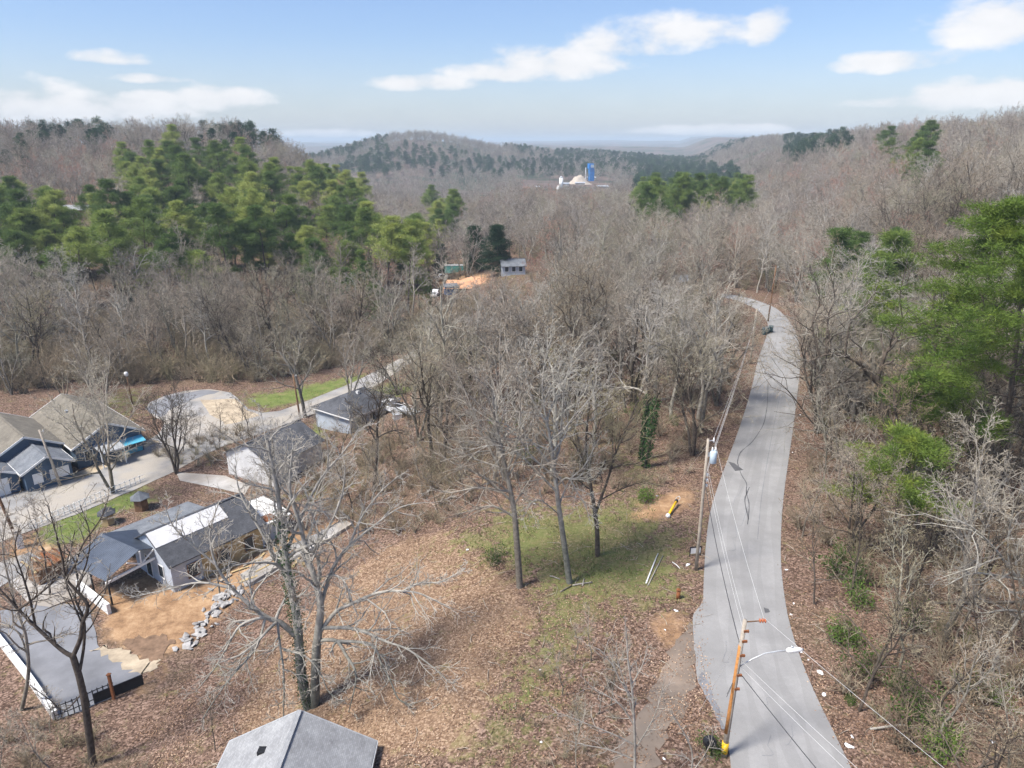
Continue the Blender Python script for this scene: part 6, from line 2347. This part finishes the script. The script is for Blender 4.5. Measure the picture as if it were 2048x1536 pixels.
for i, (u, v, w, h, lb) in enumerate(((1130, 368, 26, 6, 'long low white shed behind the silo'), (1160, 366, 30, 5, 'row of pale bins in front of the aggregate pile'), (1182, 356, 30, 6, 'white shed under the blue tower'), (1205, 372, 34, 4, 'thin white-roofed shed beyond the works'), (1075, 376, 12, 8, 'small white works hut standing apart from the silo'), (1088, 388, 30, 4, 'flat pale roof at the near edge of the works'))):
    q = G(u, v + 4)
    kk = q.y / F
    w *= 0.6
    rt = root_at('works_shed', q.x, q.y, q.z, 6 * (i - 2), lb, 'shed')
    MB().box(-w / 2 * kk, w / 2 * kk, -6 * kk, 6 * kk, -1, h * kk * 0.7).build('wall', M['concrete'], rt)
    MB().poly([(-w / 2 * kk - .5, -6.5 * kk, h * kk * 0.7 + .02), (w / 2 * kk + .5, -6.5 * kk, h * kk * 0.7 + .02), (w / 2 * kk + .5, 6.5 * kk, (h * 0.7 + 1.5) * kk), (-w / 2 * kk - .5, 6.5 * kk, (h * 0.7 + 1.5) * kk)], (0, 0, 0.3)).build('roof', M['galv'], rt)

# ------------------------------------------------------------------ loose leaves and grass
def loose(name, x, y, size, stops, lift, label, cat, flat=1.2, tall=False):
    rg = np.random.default_rng(9)
    z = terrain(x, y) + lift
    C = np.stack([x, y, z], 1)
    if tall:
        d = rg.normal(size=(len(x), 3)) * 0.45
        d[:, 2] = 1
        V, q = leaf_tris(C, d, size, size * 0.22, rg)
        n = 3
    else:
        C[:, 2] += rg.uniform(0, 0.05, len(x))
        V, q = leaf_quads(C, size, rg, flat)
        n = 4
    t = NT(name)
    t.color(t.ramp(t.attr('tone'), stops)).rough(0.85)
    me = np_mesh(name, V, n, q, [t.m])
    a = me.attributes.new('tone', 'FLOAT', 'FACE')
    a.data.foreach_set('value', np.clip(rg.random(len(x)) * 0.85 + 0.075 + 0.55 * vnoise(x / 5.3 + 2, y / 5.3), 0, 1).astype(np.float32))
    tag(link(name, me), label, cat, kind='stuff')


n_ = 380000
yy_ = 24 + 62 * rng.random(n_) ** 1.6
xx_ = rng.uniform(-0.75, 0.86, n_) * (yy_ + 10)
roadpoly = RLs + RRs[::-1]
edge_in = sdist(xx_, yy_, roadpoly)
ok = ((edge_in < 0) | (rng.random(n_) < 0.35 * np.exp(-edge_in / 0.22))) & ~inpoly(xx_, yy_, ST)
ok &= (xx_ > -26) & ~((np.abs(xx_ + 12.2) < 5) & (yy_ < 33.3))
gz_ = zone(xx_, yy_, Z_GRASS, 2.2)
dz_ = zone(xx_, yy_, Z_DIRT)
dn_ = vnoise(xx_ / 1.7, yy_ / 1.7) + 0.6 * vnoise(xx_ / 6 + 5, yy_ / 6)
keep = ok & (rng.random(n_) < np.clip(0.5 + 1.7 * dn_, 0.04, 1) * (1 - 0.3 * gz_) * (1 - 0.85 * dz_))
loose('leaf_litter', xx_[keep], yy_[keep], 0.105, [(0.0, (0.10, 0.06, 0.042)), (0.4, (0.20, 0.12, 0.08)), (0.75, (0.325, 0.205, 0.13)), (1.0, (0.51, 0.375, 0.265))], 0.03, 'fallen brown leaves covering the lot and the woods floor', 'leaves')
tw_ = Segs()
for k in range(900):
    y_ = 25 + 50 * random.random()
    x_ = random.uniform(-0.6, 0.86) * (y_ + 10)
    if x_ < -22 or inpoly(np.array([x_]), np.array([y_]), roadpoly)[0] or (abs(x_ + 12.2) < 5 and y_ < 33.5):
        continue
    a_ = random.uniform(0, 6.28)
    p_ = Vector((x_, y_, tz(x_, y_) + 0.05))
    pts_ = [p_]
    for j in range(3):
        a_ += random.gauss(0, 0.35)
        q_ = pts_[-1] + Vector((math.cos(a_), math.sin(a_), 0)) * random.uniform(0.15, 0.55)
        pts_.append(Vector((q_.x, q_.y, tz(q_.x, q_.y) + 0.05 + random.uniform(0, 0.06))))
    r_ = random.uniform(0.01, 0.028)
    tw_.poly([tuple(q) for q in pts_], [r_, r_ * 0.9, r_ * 0.7, r_ * 0.5])
V_, I_ = tw_.arrays(4)
tag(link('fallen_twigs', np_mesh('fallen_twigs', V_, 4, I_, [M['twig']])), 'thin fallen twigs scattered over the leaves', 'twigs', kind='stuff')
n_ = 150000
yy_ = 26 + 85 * rng.random(n_)
xx_ = rng.uniform(-0.72, 0.5, n_) * (yy_ + 10)
gz_ = zone(xx_, yy_, Z_GRASS, 2.2)
dn_ = vnoise(xx_ / 1.3 + 9, yy_ / 1.3) + 0.7 * vnoise(xx_ / 5, yy_ / 5 + 3)
keep = (rng.random(n_) < gz_ * np.clip(0.45 + 1.6 * dn_, 0, 1)) & ~inpoly(xx_, yy_, roadpoly) & ~inpoly(xx_, yy_, ST)
loose('grass', xx_[keep], yy_[keep], 0.28, [(0.0, (0.075, 0.11, 0.025)), (0.5, (0.14, 0.17, 0.05)), (0.8, (0.24, 0.21, 0.09)), (1.0, (0.34, 0.26, 0.15))], 0.0, 'patchy green and straw-coloured grass', 'grass', tall=True)



# ------------------------------------------------------------------ air
def build_haze():
    x0, x1, y0, y1, z0, z1 = -17500, 17500, -200, 13500, -30, 95
    V = [(x, y, z) for z in (z0, z1) for y in (y0, y1) for x in (x0, x1)]
    f = [0, 2, 3, 1, 4, 5, 7, 6, 0, 1, 5, 4, 2, 6, 7, 3, 0, 4, 6, 2, 1, 3, 7, 5]
    m = bpy.data.materials.new('haze')
    m.use_nodes = True
    nt = m.node_tree
    nt.nodes.clear()
    o = nt.nodes.new('ShaderNodeOutputMaterial')
    pv = nt.nodes.new('ShaderNodeVolumePrincipled')
    pv.inputs['Color'].default_value = (0.74, 0.88, 1.0, 1)
    pv.inputs['Density'].default_value = 0.00023
    pv.inputs['Anisotropy'].default_value = 0.0
    nt.links.new(pv.outputs[0], o.inputs['Volume'])
    tag(link('haze', np_mesh('haze', V, 4, f, [m])), 'thin pale blue haze over the whole valley', 'haze', kind='stuff')


build_haze()
